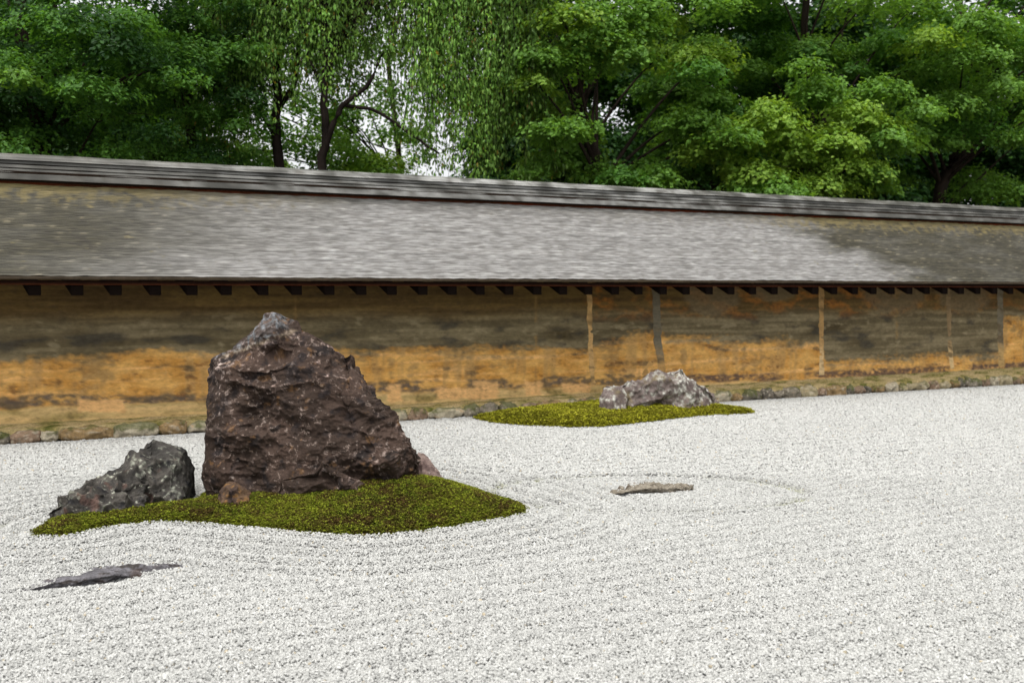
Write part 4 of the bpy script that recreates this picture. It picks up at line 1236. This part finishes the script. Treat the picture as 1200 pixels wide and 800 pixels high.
p = scatter(44, (770, 930), (-10, 200), (20.2, 22.5), (.45, .75), [2, 2, 3, 0], gap=lambda x, y: rng.random() < .35 and y < 120) + scatter(20, (760, 940), (-330, -10), (20, 23), (.8, 1.1), [2, 3], (.3, .4))
pad_tree('maple_tree', 'dark maple standing behind the two bright maples', gnd(840, 22), 9.5, p, G, (.085, .07), 1.0, .15)

# far dense trees behind, each its own
FAR = ((-130, 21, (-330, 60)), (80, 22, (-60, 215)), (640, 27, (560, 730)), (800, 29, (740, 900)), (960, 28, (870, 1050)), (1110, 30, (1020, 1190)), (1270, 28, (1160, 1420)))
far_lab = ['dense evergreen far behind the left end of the wall', 'dense evergreen behind the dark left maples', 'broad dark tree behind the leaning maple trunk',
           'dark backdrop tree between leaning maple and bright maple', 'dark backdrop tree behind the bright tiered maple', 'dark backdrop tree behind the slanting maple trunk', 'dark backdrop tree at the far right edge']
for (px, Y, xr), lab in zip(FAR, far_lab):
    sparse = .4 if 600 < px < 850 else 0
    p = scatter(80, xr, (20, 235), (Y - 1.5, Y + 1.5), (.6, 1.0), [3, 3, 2], (.55, .8), gap=lambda x, y: rng.random() < sparse and 30 < y < 140)
    p += scatter(40, xr, (-330, 20), (Y - 2, Y + 2), (1.0, 1.5), [3, 2], (.25, .35))
    p += scatter(26, xr, (140, 245), (Y - 2.2, Y + 1), (.7, 1.0), [3], (.7, .9)) if not 200 < px < 600 else []
    pad_tree('evergreen_tree', lab, gnd(px, Y), 11, p, G, (.15, .12), .45, .22, flat=.32, twigs=False, limb_p=.08)
# yellow green shrub glimpsed over the ridge
p = scatter(26, (385, 470), (183, 215), (21, 23), (.35, .55), [1, 1, 0])
pad_tree('shrub', 'bright yellow green bush glimpsed over the ridge below the weeping branches', gnd(425, 22), 4.2, p, G, (.07, .055), .8, .06, cat='shrub')
p = scatter(12, (270, 330), (188, 215), (21, 23), (.3, .5), [0, 1])
pad_tree('shrub', 'small green bush over the ridge beside the left weeping trunk', gnd(300, 22), 4, p, G, (.07, .055), .8, .06, cat='shrub')

# thin tree whose leaves dapple the bright gap behind the weeping trunks
p = scatter(58, (245, 540), (30, 205), (20, 25), (.35, .65), [2, 0, 0]) + scatter(26, (290, 500), (120, 206), (19, 21), (.22, .42), [2, 0]) + scatter(14, (240, 540), (-250, 20), (22, 26), (.8, 1.2), [2], (.5, .6))
pad_tree('thin_tree', 'thin leaved green tree against the white sky behind the weeping trunks', gnd(470, 24), 10, p, G, (.09, .065), .40, .10, flat=.3)

# weeping cherries
def weeping(name, label, trunk, limbs, n_str, reach_px, Yr, endy, tr, bias):
    base = np.array(trunk[0], float)
    root = empty(name, base)
    tag(root, label, 'tree', 'trees behind the garden wall')
    acc = Acc()
    tp = np.array(trunk, float); t = np.linspace(0, 1, 22)
    tp = np.stack([np.interp(t, np.linspace(0, 1, len(tp)), tp[:, k]) for k in range(3)], 1); tp[1:-1] = (tp[:-2] + 2 * tp[1:-1] + tp[2:]) / 4 + rng.normal(0, .012, (20, 3))
    acc.add(*tube(tp, tr, tr * .45, 9))
    for path, r0, r1 in limbs:
        path = np.array(path, float); t = np.linspace(0, 1, 12)
        q = np.stack([np.interp(t, np.linspace(0, 1, len(path)), path[:, k]) for k in range(3)], 1); q[1:-1] = (q[:-2] + 2 * q[1:-1] + q[2:]) / 4 + rng.normal(0, .008, (10, 3))
        acc.add(*tube(q, r0, r1, 7))
    top = tp[-1]
    # arching limbs above the frame
    samples = []
    for k in range(26):
        x = rng.uniform(*reach_px); Y = rng.uniform(*Yr)
        e = at(x, rng.uniform(-150, -20), Y)
        s = tp[int(rng.integers(12, 22))]
        m = (s + e) / 2 + (0, 0, rng.uniform(.8, 2.0))
        b_ = bez(s, m, e, 14)
        acc.add(*tube(b_, .06, .012, 6))
        samples.append(b_[5:])
    samples = np.concatenate(samples)
    LP, LN, LT, LC = [], [], [], []
    for i in range(n_str):
        x = rng.uniform(*reach_px)
        if rng.random() > bias(x): continue
        s = samples[int(rng.integers(len(samples)))] + rng.normal(0, .25, 3)
        s[0] = (x - CX) / FPX * s[1] + rng.normal(0, .1)
        ey = endy(x)
        e = at(x + rng.normal(0, 24), ey, s[1] - rng.uniform(-.2, .5))
        if e[2] > s[2] - .5: e[2] = s[2] - .5
        path = bez(s, np.array([(s[0] + e[0]) / 2 + rng.normal(0, .25), (s[1] + e[1]) / 2 - .15, s[2] - (s[2] - e[2]) * .25]), e, 10)
        path[1:-1] += rng.normal(0, .045, (8, 3))
        acc.add(*tube(path, .008, .003, 3))
        ln = np.linalg.norm(np.diff(path, axis=0), axis=1).sum()
        n = int(ln / .021)
        t = np.sort(rng.random(n)); tt = t * 9; i0 = np.clip(tt.astype(int), 0, 8)
        P = path[i0] + (path[i0 + 1] - path[i0]) * (tt - i0)[:, None]
        sway = rng.normal(0, 1, (n, 3)); sway[:, 2] = 0
        P = P + sway * (.05 + .07 * rng.random((n, 1))) + (0, 0, -.02)
        LP.append(P); LN.append(sway + rng.normal(0, .5, (n, 3)) + (0, 0, .5)); LT.append(sway * .5 + np.array([0, 0, -1.0]))
        br = rng.uniform(.45, 1.25) * (.95 + .28 * math.sin(s[0] * 2.3 + s[1]))
        g = rng.random((n, 1))
        c = G[4][0] * (1 - g) + G[4][1] * g
        yl = rng.random(n) < .03
        c[yl] = (.28, .22, .04)
        LC.append(c * br)
    P, Nn, T, C = [np.concatenate(a) for a in (LP, LN, LT, LC)]
    m = len(P)
    s = rng.uniform(.75, 1.25, m)
    V, F, C = leaves(P, Nn, .078 * s, .034 * s, C, T)
    tv = np.concatenate(acc.V); f = fbm(tv * (5, 5, 2), 3, 330); cb_ = srgb(34, 28, 25)
    mesh_np('trunk', tv, np.concatenate(acc.F), M_BARK, root, attrs={'pigment': np.clip(mixc(cb_ * .8, cb_ * 1.7, smooth01(-.2, .4, f)), .004, .6)}, smooth=True)
    mesh_np('crown', V, F, M_LEAF, root, attrs={'pigment': np.clip(C, .004, .6)})

weeping('weeping_tree', 'weeping tree with a slim dark trunk, left of the two', [gnd(330, 17.0), at(328, 195, 17.0), at(322, 150, 17.0), at(327, 110, 17.0), at(316, 60, 17.0), at(320, -60, 17.0), at(325, -140, 17.0)],
        [([at(325, 128, 17.0), at(345, 100, 17.0), at(352, 40, 17.0)], .07, .03), ([at(322, 160, 17.0), at(305, 130, 16.9), at(292, 90, 16.8)], .05, .02)],
        330, (235, 400), (16.0, 19.0), lambda x: (rng.uniform(20, 130) if x > 295 else rng.uniform(90, 205)), .10, lambda x: .95 if x < 300 else .6)
weeping('weeping_tree', 'weeping tree with forked trunk and long curtains of hanging leaves, right of the two', [gnd(374, 16.4), at(376, 200, 16.4), at(382, 160, 16.4), at(379, 120, 16.4), at(383, 70, 16.4), at(380, -60, 16.4), at(395, -140, 16.4)],
        [([at(378, 185, 16.4), at(392, 145, 16.3), at(400, 122, 16.3), at(432, 102, 16.2), at(450, 60, 16.2)], .06, .025), ([at(400, 122, 16.3), at(440, 128, 16.3), at(488, 162, 16.3), at(515, 180, 16.2)], .035, .015),
         ([at(381, 110, 16.4), at(362, 70, 16.4), at(350, 10, 16.4)], .035, .015)],
        620, (330, 625), (15.9, 18.2), lambda x: (rng.uniform(0, 130) if x < 480 else rng.uniform(90, 222)), .085, lambda x: .62 if x < 470 else .85)
